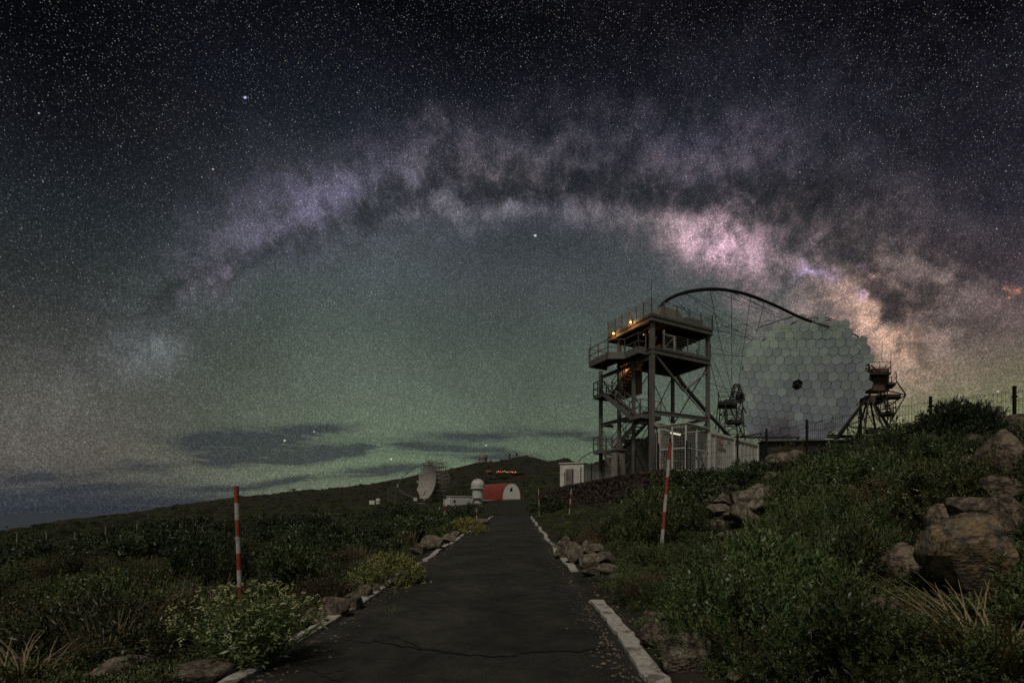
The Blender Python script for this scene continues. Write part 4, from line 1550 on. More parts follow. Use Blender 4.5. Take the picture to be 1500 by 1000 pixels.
    mb.sphere(P(1084, 580, Yl), .55, 10, 6, sq=(1, .6, .9))
    mb.build('truss', 'steel_dark', root)
    platform(slab(1052, 1080, 588, 57, 2.4), .35, True)
    platform(slab(1064, 1086, 614, 57, 2.0), .3, True, 'walkway')
    # rail circle and undercarriage near the ground
    mb = MB()
    for k in range(24):
        a, b = 2 * math.pi * k / 24, 2 * math.pi * (k + 1) / 24
        mb.bar(foot + Vector((9 * math.cos(a), 9 * math.sin(a), .3)), foot + Vector((9 * math.cos(b), 9 * math.sin(b), .3)), .5, .5)
    mb.build('rail_ring', 'steel_dark', root)
    mb = MB()
    for p in (P(1075, 640, 58), P(1290, 640, 57)):
        for q in (dish_pt(-3, -6, -1.6), dish_pt(3, -6, -1.6)):
            mb.tube([p, q], .12, 6)
    mb.build('undercarriage', 'steel_dark', root)


telescope()

# ------------------------------------------------------------------ wire fence along the top of the bank
FPOST = [(17.6, 14.3), (14.8, 16.0), (13.2, 17.5), (12.0, 19.6), (11.06, 22.0), (10.3, 24.5), (9.5, 26.3), (7.05, 27.3), (5.75, 28.6), (4.85, 31.6), (4.15, 34.6), (3.4, 37.8), (2.65, 41.0), (1.9, 44.2), (1.2, 47.4), (.5, 50.6)]


def fence():
    root = thing('wire_fence', (14.8, 16, gz(14.8, 16)), 'black welded wire fence along the top of the bank and wall', 'fence')
    tops = []
    for i, (x, y) in enumerate(FPOST):
        g = gz(x, y)
        top = 5.62 if i < 7 else PLAT + 1.62
        tops.append((Vector((x, y, g)), Vector((x, y, top))))
        mb = MB().box((x, y, (g + top) / 2 - .1), (.075, .075, top - g + .2))
        mb.box((x, y, top - .32), (.11, .11, .07)).box((x, y, top + .01), (.085, .085, .03))
        mb.build('post', 'dark', root)
    for i in range(len(FPOST) - 1):
        (g0, t0), (g1, t1) = tops[i], tops[i + 1]
        fine = i < 7
        L_ = (t1 - t0).length
        n = int(L_ / (.10 if fine else .2))
        w = .0065 if fine else .004
        mb = MB()
        zt = -.12
        for k in range(1, n):
            f_ = k / n
            a = g0.lerp(g1, f_)
            a.z = max(min(g0.z, g1.z), g0.lerp(g1, f_).z)
            b = t0.lerp(t1, f_) + UP * zt
            mb.bar(a, b, w)
        m_ = 6
        for k in range(m_ + 1):
            z0 = (k / m_)
            a = Vector((g0.x, g0.y, g0.z + .05)).lerp(t0 + UP * zt * 1.6, z0)
            b = Vector((g1.x, g1.y, g1.z + .05)).lerp(t1 + UP * zt * 1.6, z0)
            mb.bar(a, b, w * 1.3)
            if k in (1, 3, 5, 6):
                mb.bar(a + UP * .05, b + UP * .05, w * 1.3)
        o = mb.build('mesh_panel', 'dark', root)
        o['kind'] = 'stuff'


fence()
boxshed('concrete_block', P(1452, 622, 17.6), (.95, .25, 0), .6, .62, .58, 'grey', 'leaning pale concrete block on the rocks by the fence', 'block', over=.0)
boxshed('grey_box', P(1490, 628, 17.9), (1, .1, 0), .5, .7, .38, 'grey', 'small grey metal box behind the jagged boulder', 'box', over=.03)

# ------------------------------------------------------------------ red and white snow poles
def snow_pole(base, top, r, n, first, label, tip=False, group=None):
    base, top = Vector(base), Vector(top)
    root = thing('snow_pole', base, label, 'pole', group)
    d = top - base
    for k in range(n):
        a = base + d * (k / n)
        b = base + d * ((k + 1) / n)
        cm = 'red' if (k + first) % 2 == 0 else 'polewhite'
        MB().tube([a, b], r, 12).build('band', cm, root, smooth=False)
    if tip:
        MB().tube([top, top + d.normalized() * .09], r * .55, 10).build('cap', 'dark', root)
    return root


b = P(353, 893, 8.2)
snow_pole((b.x, b.y, gz(b.x, b.y) - .05), P(346, 712, 8.2), .036, 8, 1, 'straight red and white pole standing behind the flowering bush')
b = hit_ground(967, 826)
snow_pole(b, P(982, 648, b.y + .1), .037, 7, 0, 'leaning red and white pole with black tip on the bank', tip=True)
for px, pyb, pyt, Y, lab, r in [(651.5, 770, 730, 33, 'thin faded pole standing past the small yellow bush', .04), (699, 771, 744, 36, 'short faded pole in front of the round dome', .04),
                                (834, 752, 716, 38, 'thin white pole leaning against the stone wall', .05), (790, 745, 716, 46, 'thin pole by the road near the end of the wall', .04)]:
    p, q = P(px, pyb, Y), P(px + (3 if px > 800 else -1), pyt, Y)
    p.z = min(p.z, gz(p.x, p.y))
    snow_pole(p, q, r, 5, 1, lab)
# pale marker posts along the track
GP = 'pale marker posts along the track'
for px, py, h in [(25, 800, 14), (68, 799, 13), (110, 796, 9), (155, 797, 14), (201, 794, 17), (236, 792, 13), (264, 792, 15), (290, 788, 11), (297, 789, 10)]:
    Y = 40.0
    p = P(px, py, Y)
    p.z = gz(p.x, p.y)
    mb = MB().tube([p - UP * .1, p + UP * h / F * Y * 1.25], .05, 8).tube([p + UP * h / F * Y * 1.25, p + UP * (h / F * Y * 1.25 + .05)], .03, 8)
    tag(mb.build('marker_post', 'grey', None, p), 'small pale post in the row along the winding track', 'post', GP)

# winding track on the slope
tr = [(60, 798, 42), (95, 792, 46), (112, 786, 52), (108, 780, 62), (116, 775, 74), (136, 769, 92)]
mb = MB()
for k, (px, py, Y) in enumerate(tr):
    for s in (-1, 1):
        p = P(px, py, Y)
        x = p.x + s * (1.3 if k else .6)
        mb.v.append((x, Y, gz(x, Y) + .30))
    if k:
        mb.f.append((2 * k - 2, 2 * k - 1, 2 * k + 1, 2 * k))
M['dirt'] = mat('pale_dirt', (.13, .105, .08), .95, 0, .35, .6)
tag(mb.build('path', 'dirt'), 'pale winding dirt track on the slope', None, kind='structure')

# ------------------------------------------------------------------ buildings down the road
def set_on(px, py, Y):
    p = P(px, py, Y)
    return p


def barn():
    Y = 142.0
    c = P(752, 734, Y)
    root = thing('arched_barn', c, 'barn with a red half round roof and white gable at the end of the road', 'barn')
    w, h, L_ = 5.6, 4.7, 12.0
    fx = Vector((.96, -.28, 0)).normalized()
    bk = Vector((-.72, .69, 0)).normalized()
    prof = []
    for i in range(17):
        a = math.pi * i / 16
        prof.append((-w / 2 * math.cos(a), h * (math.sin(a) ** .75)))
    a = P(762, 734, Y) - fx * w
    org = a + fx * w / 2
    pts = [org + fx * x + UP * (z + .6) for x, z in prof]
    MB().prism(pts, bk * .15).build('gable', 'dome', root)
    rf = MB()
    pin = [org + fx * x * 1.02 + UP * (z * 1.02 + .55) - bk * .25 for x, z in prof]
    for i in range(16):
        rf.add([pin[i], pin[i + 1], pin[i + 1] + bk * L_, pin[i] + bk * L_], [(0, 1, 2, 3)])
        rf.add([pts[i] + bk * .01, pts[i + 1] + bk * .01, pts[i + 1] + bk * (L_ - .4), pts[i] + bk * (L_ - .4)], [(3, 2, 1, 0)])
    rf.build('roof', 'redroof', root)
    MB().prism([pts[i] + bk * (L_ - .4) for i in range(17)], bk * .1).build('gable', 'dome', root)
    MB().box(org + UP * -.2 + bk * L_ / 2, (w * .98, L_, 2.0), (fx, bk.cross(UP) if False else Vector((bk.x, bk.y, 0)), UP)).build('plinth', 'white', root)
    MB().box(org + UP * (h * .72) - bk * .03, (.7, .1, 1.0), (fx, bk, UP)).build('window', 'dark', root)


barn()


def domebuilding():
    Y = 135.0
    c = P(700, 742, Y)
    root = thing('dome_tower', c, 'round white observatory dome on a drum beside the red barn', 'observatory')
    px = F / Y
    r = 10 / px
    cz = P(700, 711, Y)
    MB().tube([P(700, 745, Y), P(700, 714, Y)], r * .80, 20).build('drum', 'dome', root, smooth=False)
    d = MB().sphere(cz, r, 24, 14, -.45).build('dome', 'dome', root, smooth=True)
    ring = MB().tube([P(700, 715.5, Y), P(700, 714, Y)], r * 1.03, 24).build('dome_ring', 'white', d)
    MB().bar(cz + Vector((-.2, -r * .72, r * .72)), cz + Vector((-.2, -r * .1, r * 1.01)), .5, .1).build('slit', 'grey', d)
    MB().box(P(700, 729.5, Y) + Vector((0, -r * .85, 0)), (2.2 * r, .6, .2)).build('balcony', 'grey', root)
    rt = thing('white_annex', P(678, 742, Y), 'long low white annex in front of the observatory dome', 'building')
    a, b_ = P(662, 742, Y - 2), P(698, 742, Y + 2)
    h = 15 / px
    d_ = (b_ - a)
    d_.z = 0
    L_ = d_.length
    d_.normalize()
    n = Vector((-d_.y, d_.x, 0))
    MB().box((a + b_) / 2 + n * 2 + UP * (h / 2 - .6), (L_, 4, h + 1.2), (d_, n, UP)).build('wall', 'dome', rt)
    MB().box((a + b_) / 2 + n * 2 + UP * (h + .06), (L_ + .3, 4.3, .16), (d_, n, UP)).build('roof', 'white', rt)
    MB().box(P(666, 734, Y - 2.2), (.6, .1, .7)).build('window', 'dark', rt)
    a2 = P(656.5, 742, Y)
    MB().box(a2 + UP * (h * .35), (1.9, 3, h * .75)).build('wall', 'dome', rt)


domebuilding()


def far_telescope():
    Y = 200.0
    k = Y / F
    base = P(632, 737, Y)
    root = thing('lattice_telescope', base, 'distant lattice telescope dish ringed by a thin oval arch', 'telescope')
    cx, cy = 634, 706
    # dish seen almost edge on, facing across the slope
    n = Vector((-.72, -.66, .12)).normalized()
    u = (UP - n * n.z).normalized()
    s = u.cross(n)
    c = P(cx, cy, Y)
    R = 27 * k
    mir, fr = MB(), MB()
    K = 9
    for i in range(-K, K + 1):
        for j in range(-K, K + 1):
            a, b = i / K * R, j / K * R
            if a * a + b * b > R * R:
                continue
            p = c + s * a + u * b + n * ((a * a + b * b) / (2.6 * R))
            q = (n * 2.6 * R / 2 - s * a - u * b).normalized()
            ex = (s - q * s.dot(q)).normalized()
            mir.box(p, (R / K * .96, R / K * .96, .1), (ex, q.cross(ex), q))
    for i in range(-K, K + 1, 2):
        for j in range(-K, K + 1, 2):
            a, b = i / K * R, j / K * R
            if a * a + b * b > R * R * 1.05:
                continue
            p = c + s * a + u * b + n * ((a * a + b * b) / (2.6 * R) - .3)
            p2 = c + s * (a + .8 * R / K) + u * (b + .8 * R / K) + n * (-2.4)
            for da, db in ((2, 0), (0, 2)):
                a3, b3 = (i + da) / K * R, (j + db) / K * R
                fr.tube([p, c + s * a3 + u * b3 + n * ((a3 * a3 + b3 * b3) / (2.6 * R) - .3)], .10, 4)
                fr.tube([p2, c + s * (a3 + .8 * R / K) + u * (b3 + .8 * R / K) - n * 2.4], .10, 4)
                fr.tube([p, c + s * (a3 + .8 * R / K) + u * (b3 + .8 * R / K) - n * 2.4], .08, 4)
    d = mir.build('mirror_dish', M['far_mirror'], root)
    fr.build('back_frame', 'grey', d)
    # oval arch
    out = []
    pp = [(626, 676), (605, 686), (590, 698), (582, 711), (584, 717), (594, 724), (607, 729)]
    out = [P(x, y, Y - 6) for x, y in pp]
    MB().tube(out, .16, 6).build('arch', 'steel', root)
    pp = [(626, 676), (632, 674.5), (640, 676), (649, 681), (656, 691), (659, 702), (657, 716), (651, 728)]
    MB().tube([P(x, y, Y - 2) for x, y in pp], .16, 6).build('arch', 'steel', root)
    MB().box(P(583, 711, Y - 6), (.8, .8, 1.3)).build('camera_box', 'grey', root)
    MB().box(P(609, 731, Y - 6), (1.3, 1.3, 1.3)).build('counterweight', 'dome', root)
    mb = MB()
    for x0, x1 in ((617, 622), (622, 630), (632, 637), (650, 645), (637, 636), (645, 648)):
        mb.tube([P(x0, 738, Y), P(x1, 720, Y)], .14, 5)
    mb.bar(P(612, 737, Y), P(655, 737, Y), .5, .5)
    mb.build('undercarriage', 'steel', root)
    mb = MB()
    for x in (568, 580):
        mb.tube([P(x, 738, Y), P(x, 714, Y)], .10, 5)
    for y in (714, 722, 730):
        mb.tube([P(568, y, Y), P(580, y + 6, Y)], .06, 4)
        mb.tube([P(580, y, Y), P(568, y + 6, Y)], .06, 4)
    g = thing('lattice_mast', P(574, 738, Y), 'thin lattice mast in front of the distant telescope', 'mast')
    mb.build('mast_frame', 'steel', g)


M['far_mirror'] = mat('pale_matte_mirror', (.46, .42, .37), .6, 0, .3, .4)  # even pale matte colour on the distant mirrors
far_telescope()

Y = 190.0
g = thing('small_dome', P(552, 737, Y), 'tiny white dome with a side hut on the dark slope', 'observatory')
MB().sphere(P(554, 733, Y), 3.6 * Y / F, 14, 8, -.3).tube([P(554, 738, Y), P(554, 733, Y)], 3.2 * Y / F, 14).build('dome', 'dome', g, smooth=False)
MB().box(P(546, 735.5, Y), (2.0, 2, 1.5)).build('hut', 'white', g)
Y = 425.0
g = thing('hilltop_dome', P(707, 677, Y), 'grey ball shaped dome standing on the hill crest', 'observatory')
MB().sphere(P(707.5, 669.5, Y), 6.8 * Y / F, 20, 14).build('dome', 'grey', g, smooth=True)
MB().tube([P(707, 680, Y), P(707, 673, Y)], 6.6 * Y / F, 20).build('drum', 'grey', g)
for px in (746.5, 756.8):
    g = thing('radar_mast', P(px, 674, Y), 'tiny dark mast with a round head on the hill crest', 'mast', 'masts on the hill crest')
    MB().tube([P(px, 676, Y), P(px, 668, Y)], .7, 6).build('mast_pole', 'steel_dark', g)
    MB().sphere(P(px, 665.2, Y), 1.0, 10, 6, sq=(1, .7, 1.2)).build('mast_head', 'steel_dark', g)
Y = 300.0
g = thing('hillside_lodge', P(738, 694, Y), 'low hillside building glowing with red lamps', 'building')
MB().box(P(742, 692, Y), (22, 5, 1.6)).build('wall', 'steel_dark', g)
MB().box(P(716, 690, Y - 3), (3.4, 2, 1.0)).build('annex', 'rust', g)
rd = random.Random(8)
for k in range(13):
    px = 728 + k * 2.3 + rd.uniform(-.5, .5)
    o = MB().sphere(P(px, 690.5 + rd.uniform(-1.0, 1.2), Y - 3.2), rd.uniform(.12, .26), 8, 6).build('lamp', 'redbulb' if rd.random() < .62 else 'orangebulb', g)
g = thing('arched_pipe', P(846, 680, 66), 'thin dark pipe arching up behind the white hut', 'pipe')
MB().tube([P(845, 690, 66), P(846, 680, 66), P(850, 672, 66), P(858, 666, 66), P(868, 661.5, 66), P(880, 659, 66)], .07, 6).build('pipe_run', 'steel_dark', g)

# ------------------------------------------------------------------ plants
def unit(a):
    return a / np.maximum(np.linalg.norm(a, axis=-1, keepdims=True), 1e-9)


def shrub_geo(seed, n=400, leaves=14, r=1.0, h=.75, sl=.14, ll=.045, lw=.34, up=.55, lump=.28, clumps=0, cw=.17):
    """sprigs of small leaves spread through a low dome, gathered in tufts; returns verts, quads and the sprig tips"""
    rd = np.random.default_rng(seed)
    if clumps:
        cd_ = unit(rd.normal(size=(clumps, 3)))
        cd_[:, 2] = np.abs(cd_[:, 2]) * 1.05 - .05
        cd_ = unit(cd_)
        cr = rd.uniform(.62, 1.08, clumps)
        ci_ = rd.integers(0, clumps, n)
        off = rd.normal(size=(n, 3)) * cw
        base = (cd_[ci_] * cr[ci_][:, None] + off * (1 + .3 * lump)) * np.array([r, r, h])
        base[:, 2] = np.maximum(base[:, 2], .02)
        d = unit(cd_[ci_] + off * 2.6)
    else:
        d = unit(rd.normal(size=(n, 3)))
        d[:, 2] = np.abs(d[:, 2]) * 1.05 - .08
        d = unit(d)
        ph = rd.uniform(0, 6.28, (4, 3))
        fr = rd.uniform(1.6, 4.6, (4, 3))
        lm = sum(np.sin((d * fr[i]).sum(1) * 1.3 + ph[i, 0]) for i in range(4)) / 4
        rad = (1 + lump * lm) * (1 - .45 * rd.random(n) ** 2.2)
        base = d * rad[:, None] * np.array([r, r, h])
    axis = unit(d * .75 + np.array([0, 0, up]) + rd.normal(size=(n, 3)) * .38)
    L_ = sl * rd.uniform(.6, 1.5, n)
    side = unit(np.cross(axis, rd.normal(size=(n, 3))))
    oth = np.cross(axis, side)
    t = (np.arange(leaves) + .5) / leaves
    ang = np.arange(leaves) * 2.4 + rd.uniform(0, 6, (n, 1))
    radial = side[:, None] * np.cos(ang)[..., None] + oth[:, None] * np.sin(ang)[..., None]
    p = base[:, None] + axis[:, None] * (L_[:, None] * t[None])[..., None]
    ld = unit(radial * .8 + axis[:, None] * (.35 + .9 * t[None, :, None]) + rd.normal(size=radial.shape) * .22)
    le = ll * rd.uniform(.6, 1.35, (n, leaves, 1))
    wv = unit(np.cross(ld, axis[:, None] + rd.normal(size=ld.shape) * .5))
    a = p
    b = p + ld * le * .55 + wv * le * lw * .5
    c = p + ld * le
    e = p + ld * le * .55 - wv * le * lw * .5
    V = np.stack([a, b, c, e], 2).reshape(-1, 3)
    Fq = np.arange(len(V)).reshape(-1, 4)
    return V, Fq, base + axis * L_[:, None]


def stems_geo(seed, r=1.0, h=.75, n=26, rad=.014, wig=.12, segs=4):
    rd = np.random.default_rng(seed)
    mb = MB()
    for i in range(n):
        d = unit(rd.normal(size=3))
        d[2] = abs(d[2]) * .9 + .12
        d = unit(d) * rd.uniform(.65, .98)
        pts = []
        for k in range(segs + 1):
            t = k / segs
            q = d * t * np.array([r, r, h]) + rd.normal(size=3) * wig * t * (1 - .3 * t) * .6
            q[2] = q[2] + .10 * math.sin(t * 3.1)
            pts.append(Vector(q))
        mb.tube(pts, rad, 4, rad * .3, cap=False)
    return mb


def mesh_of(mb, name, mt):
    me = bpy.data.meshes.new(name)
    me.from_pydata(mb.v, [], mb.f)
    me.materials.append(M[mt])
    return me


def grass_geo(seed, n=120, h=.5, spread=.25, lean=.5, w=.010, curl=.3, segs=4):
    rd = np.random.default_rng(seed)
    V, Fq = [], []
    for i in range(n):
        a = rd.uniform(0, 6.28)
        r0 = spread * math.sqrt(rd.random()) * .6
        p = np.array([r0 * math.cos(a), r0 * math.sin(a), 0.0])
        a2 = a + rd.normal() * .5
        out = np.array([math.cos(a2), math.sin(a2), 0])
        hh = h * rd.uniform(.5, 1.15)
        ln = lean * rd.uniform(.2, 1.2)
        sd = np.array([-math.sin(a2), math.cos(a2), 0]) * w
        b0 = len(V)
        for k in range(segs + 1):
            t = k / segs
            q = p + out * (ln * hh * t + curl * hh * t * t * rd.uniform(.7, 1.2)) + np.array([0, 0, hh * (t - .35 * curl * t * t * t)])
            ww = sd * (1 - .8 * t)
            V += [q - ww, q + ww]
            if k:
                n0 = b0 + 2 * (k - 1)
                Fq.append((n0, n0 + 1, n0 + 3, n0 + 2))
    return np.array(V), np.array(Fq)


GEO = [shrub_geo(100 + i, n=int(400 + 70 * (i % 3)), leaves=18, h=.80 + .10 * (i % 4), lump=.34, sl=.20 + .04 * (i % 3), ll=(.055, .095, .072, .115, .062)[i], lw=(.45, .36, .4, .30, .5)[i], up=.6 + .2 * (i % 3), clumps=22 + 6 * (i % 3), cw=.11 + .02 * (i % 2)) for i in range(5)]
NEEDLE = [shrub_geo(140 + i, n=460, leaves=18, h=.8 + .1 * (i % 2), lump=.36, sl=.30, ll=.10, lw=.20, up=.8, clumps=24, cw=.13) for i in range(3)]
FOL = {}
for k in ('leaf_r', 'leaf_r2', 'leaf_l', 'leaf_big'):
    FOL[k] = [np_mesh('foliage', V, Fq, [k]) for V, Fq, _ in GEO]
for k in ('leaf_l2', 'leaf_r', 'leaf_l'):
    FOL[k + '_n'] = [np_mesh('foliage', V, Fq, [k]) for V, Fq, _ in NEEDLE]
STEM = [mesh_of(stems_geo(200 + i), 'stems', 'bark') for i in range(3)]
TWIG = [mesh_of(stems_geo(230 + i, 1, .8, 75, .010, .22, 5), 'twigs', 'twig') for i in range(3)]
_sh = [0]
SHR = []


def shrub(p, r, kind, label, group, hs=1.0, name='shrub'):
    _sh[0] += 1
    i = _sh[0]
    rd = random.Random(i * 7 + 3)
    root = thing(name, p, label, 'shrub', group)
    root.rotation_euler = (rd.uniform(-.1, .1), rd.uniform(-.1, .1), rd.uniform(0, 6.28))
    root.scale = (r * rd.uniform(.9, 1.15), r * rd.uniform(.9, 1.15), r * hs * rd.uniform(.85, 1.15))
    if kind == 'dead':
        o = bpy.data.objects.new('twigs', TWIG[i % 3])
        COL.objects.link(o)
        o.parent = root
    else:
        o = bpy.data.objects.new('foliage', FOL[kind][i % len(FOL[kind])])
        COL.objects.link(o)
        o.parent = root
        q = bpy.data.objects.new('stems', STEM[i % 3])
        COL.objects.link(q)
        q.parent = root
    SHR.append((p[0], p[1], r))
    return root


def blocked(px, py, Y, rpx):
    for a, b, w, h, ry, rx, rs in ROCK_SCR:
        if Y < ry + .9 and abs(px - a) < w * .62 + rpx * .62 and abs(py - b + h * .25) < h * .6 + rpx * .5:
            return True
    for a, b, w, h, y in KEEP:
        if Y < y + .4 and abs(px - a) < w + rpx * .7 and abs(py - b) < h + rpx * .5:
            return True
    return False


# things that shrubs in front must not cover: flowering bushes, tufts, poles
KEEP = [(370, 930, 80, 60, 5.3), (578, 838, 45, 28, 9), (150, 945, 32, 38, 6), (40, 960, 50, 40, 5.5), (525, 812, 26, 22, 12), (350, 860, 6, 30, 8.2), (967, 790, 8, 50, 9), (868, 785, 26, 20, 15), (1450, 935, 50, 45, 5), (1475, 720, 26, 110, 14), (1400, 630, 50, 22, 13.3), (1090, 748, 40, 34, 20), (985, 955, 34, 36, 6), (165, 985, 40, 18, 5.3), (280, 985, 44, 18, 5.2), (860, 822, 40, 20, 12)]


def shrubs():
    rd = random.Random(21)
    spots = []
    LBL_R = 'low leafy green shrub on the bank between road and wire fence'
    LBL_R2 = 'bright green shrub on the bank between road and wire fence'
    LBL_L = 'dark olive shrub on the open scrubland across the road from the tower'
    LBL_B = 'brownish heath shrub on the open scrubland across the road from the tower'
    LBL_D = 'leafless reddish twiggy shrub on the open scrubland'
    n = 0
    tries = 0
    while n < 155 and tries < 12000:
        tries += 1
        px, py = rd.uniform(860, 1560), rd.uniform(650, 1010)
        p = hit_ground(px, py, 3.6, 30)
        if p is None or p.x - xR(p.y) < .5 or (p.y > 26 and p.x > wall_x(p.y) - .6):
            continue
        r = rd.uniform(.34, .86) * (1 if p.y < 9 else 1.25) * min(1, .5 + .3 * (p.x - xR(p.y)))
        if any((p.x - a) ** 2 + (p.y - b) ** 2 < (.58 * (r + c)) ** 2 for a, b, c in SHR):
            continue
        rpx = r * F / p.y
        if py - rpx * 1.15 < np.interp(px, [860, 1000, 1050, 1120, 1200, 1345, 1346, 1500], [770, 705, 692, 672, 640, 634, 610, 600]):
            continue
        if blocked(px, py - rpx * .4, p.y, rpx):
            continue
        k = rd.random()
        br = .5 + .5 * math.sin(p.x * .9) * math.sin(p.y * .7)
        kind = 'leaf_r2' if k < .12 + .18 * br else ('leaf_r_n' if k > .90 else ('leaf_l2_n' if k > .82 else ('leaf_l' if k > .64 else 'leaf_r')))
        lab, grp = (LBL_R2, 'bright green shrubs on the bank') if kind == 'leaf_r2' else (LBL_R, 'low green shrubs on the bank')
        if kind == 'leaf_l':
            lab, grp = 'dull olive shrub on the bank between road and wire fence', 'olive shrubs on the bank'
        if kind == 'leaf_l2_n':
            lab, grp = 'brownish heath shrub on the bank between road and wire fence', 'brownish shrubs on the bank'
        if kind == 'leaf_r_n':
            lab, grp = 'fine needled green shrub on the bank between road and wire fence', 'fine needled shrubs on the bank'
        if rd.random() < .07:
            shrub((p.x, p.y, p.z - .05), r * .8, 'dead', 'bare brown twiggy shrub on the bank between road and wire fence', 'twiggy shrubs on the bank')
            n += 1
            continue
        shrub((p.x, p.y, p.z - .05), r, kind, lab, grp, rd.uniform(.85, 1.45))
        n += 1
    n = 0
    tries = 0
    while n < 140 and tries < 9000:
        tries += 1
        px, py = rd.uniform(-60, 640), rd.uniform(775, 1010)
        p = hit_ground(px, py, 3.6, 27)
        if p is None or xL(p.y) - p.x < .75:
            continue
        r = rd.uniform(.36, .80) * (1 if p.y < 14 else .8) * min(1, .5 + .25 * (xL(p.y) - p.x))
        if any((p.x - a) ** 2 + (p.y - b) ** 2 < (.56 * (r + c)) ** 2 for a, b, c in SHR):
            continue
        rpx = r * F / p.y
        if blocked(px, py - rpx * .4, p.y, rpx):
            continue
        k = rd.random()
        if k < .50:
            shrub((p.x, p.y, p.z - .05), r, 'leaf_l' if k < .28 else 'leaf_l_n', LBL_L, 'olive shrubs on the scrubland', rd.uniform(.7, 1.15))
        elif k < .62:
            shrub((p.x, p.y, p.z - .05), r, 'leaf_r2' if px > 330 else 'leaf_r', 'fresh green shrub on the scrubland across the road from the tower', 'green shrubs on the scrubland')
        elif k < .84:
            shrub((p.x, p.y, p.z - .05), r, 'leaf_l2_n', LBL_B, 'brownish shrubs on the scrubland')
        else:
            shrub((p.x, p.y, p.z - .05), r * .9, 'dead', LBL_D, 'twiggy shrubs on the scrubland')
        n += 1


# single plants with a look of their own
p = hit_ground(1400, 655)
bb = P(1402, 655, 13.4)
bb.z = gz(bb.x, bb.y)
FOL['round_bush'] = [np_mesh('foliage', *shrub_geo(777, n=1100, leaves=16, h=.8, lump=.14, sl=.16, ll=.075, lw=.36, up=.5)[:2], ['leaf_big'])]
shrub((bb.x, bb.y, bb.z + .12), 1.0, 'round_bush', 'big round dark bush on top of the bank before the fence', None, 1.45)
bb = hit_ground(310, 868)
shrub((bb.x, bb.y, bb.z), .72, 'leaf_big', 'dark upright bush beside the straight striped pole', None, 1.5)
bb = hit_ground(440, 880)
shrub((bb.x, bb.y, bb.z), .62, 'leaf_r2', 'fern green bush behind the tall flowering bush', None, 1.15)
bb = hit_ground(868, 806)
shrub((bb.x, bb.y, bb.z), .55, 'dead', 'dead reddish shrub above the stone heap by the kerb gap', None, 1.2)
bb = hit_ground(835, 800)
shrub((bb.x, bb.y, bb.z), .5, 'leaf_r', 'rounded shrub at the road edge in front of the dead shrub', None, 1.1)
shrubs()


def flower_bush(p, V, Fq, tips, stems, label, leafm, flowm, fs, every, scale, cl=4):
    root = thing('flowering_bush', p, label, 'bush')
    me = np_mesh('foliage', V * scale, Fq, [leafm])
    o = bpy.data.objects.new('foliage', me)
    COL.objects.link(o)
    o.parent = root
    if stems is not None:
        me = mesh_of(stems, 'stems', 'grass')
        q = bpy.data.objects.new('stems', me)
        COL.objects.link(q)
        q.parent = root
    fl = MB()
    rd = random.Random(int(p[0] * 100))
    oc = [(1, 0, 0), (-1, 0, 0), (0, 1, 0), (0, -1, 0), (0, 0, 1), (0, 0, -1)]
    of = [(0, 2, 4), (2, 1, 4), (1, 3, 4), (3, 0, 4), (2, 0, 5), (1, 2, 5), (3, 1, 5), (0, 3, 5)]
    for t in tips[::every]:
        for k in range(cl):
            c = np.array(t) * scale + np.array([rd.gauss(0, fs), rd.gauss(0, fs), rd.gauss(0, fs)])
            s = fs * rd.uniform(.5, 1.1)
            fl.add([(c[0] + x * s, c[1] + y * s, c[2] + z * s) for x, y, z in oc], of)
    me = mesh_of(fl, 'blossom', flowm)
    b = bpy.data.objects.new('blossom', me)
    b['kind'] = 'stuff'
    COL.objects.link(b)
    b.parent = root
    return root


# tall flowering bush by the kerb: upright leafy stems with pale heads
def tall_flower():
    rd = np.random.default_rng(55)
    bpos = hit_ground(368, 978)
    mb = MB()
    tips, Vs = [], []
    for i in range(190):
        a = rd.uniform(0, 6.28)
        lean = rd.uniform(.1, .75)
        hh = rd.uniform(.42, .88) * (1 - .25 * lean)
        b0 = np.array([math.cos(a), math.sin(a), 0]) * rd.uniform(0, .16)
        tip = b0 + np.array([math.cos(a) * lean * .82, math.sin(a) * lean * .82, hh])
        mid_ = b0 * .5 + tip * .5 + np.array([math.cos(a), math.sin(a), 0]) * -.05
        mb.tube([Vector(b0), Vector(mid_), Vector(tip)], .005, 4, .003, cap=False)
        tips.append(tip)
        for k in range(26):
            t = .10 + .88 * (k + rd.random()) / 26
            q = (b0 * (1 - t) + mid_ * t) * (1 - t) + (mid_ * (1 - t) + tip * t) * t
            ax = unit(tip - b0)
            rdn = rd.normal(size=3)
            ld = unit(rdn - ax * rdn.dot(ax) * .5 + ax * .7)
            le = rd.uniform(.04, .095)
            wv = unit(np.cross(ld, rd.normal(size=3)))
            Vs += [q, q + ld * le * .5 + wv * le * .12, q + ld * le, q + ld * le * .5 - wv * le * .12]
    V = np.array(Vs)
    Fq = np.arange(len(V)).reshape(-1, 4)
    flower_bush((bpos.x, bpos.y, bpos.z), V, Fq, tips, mb, 'tall bush with pale yellow flower heads beside the broken kerb', 'leaf_tall', 'flower_pale', .012, 1, 1.0, 5)


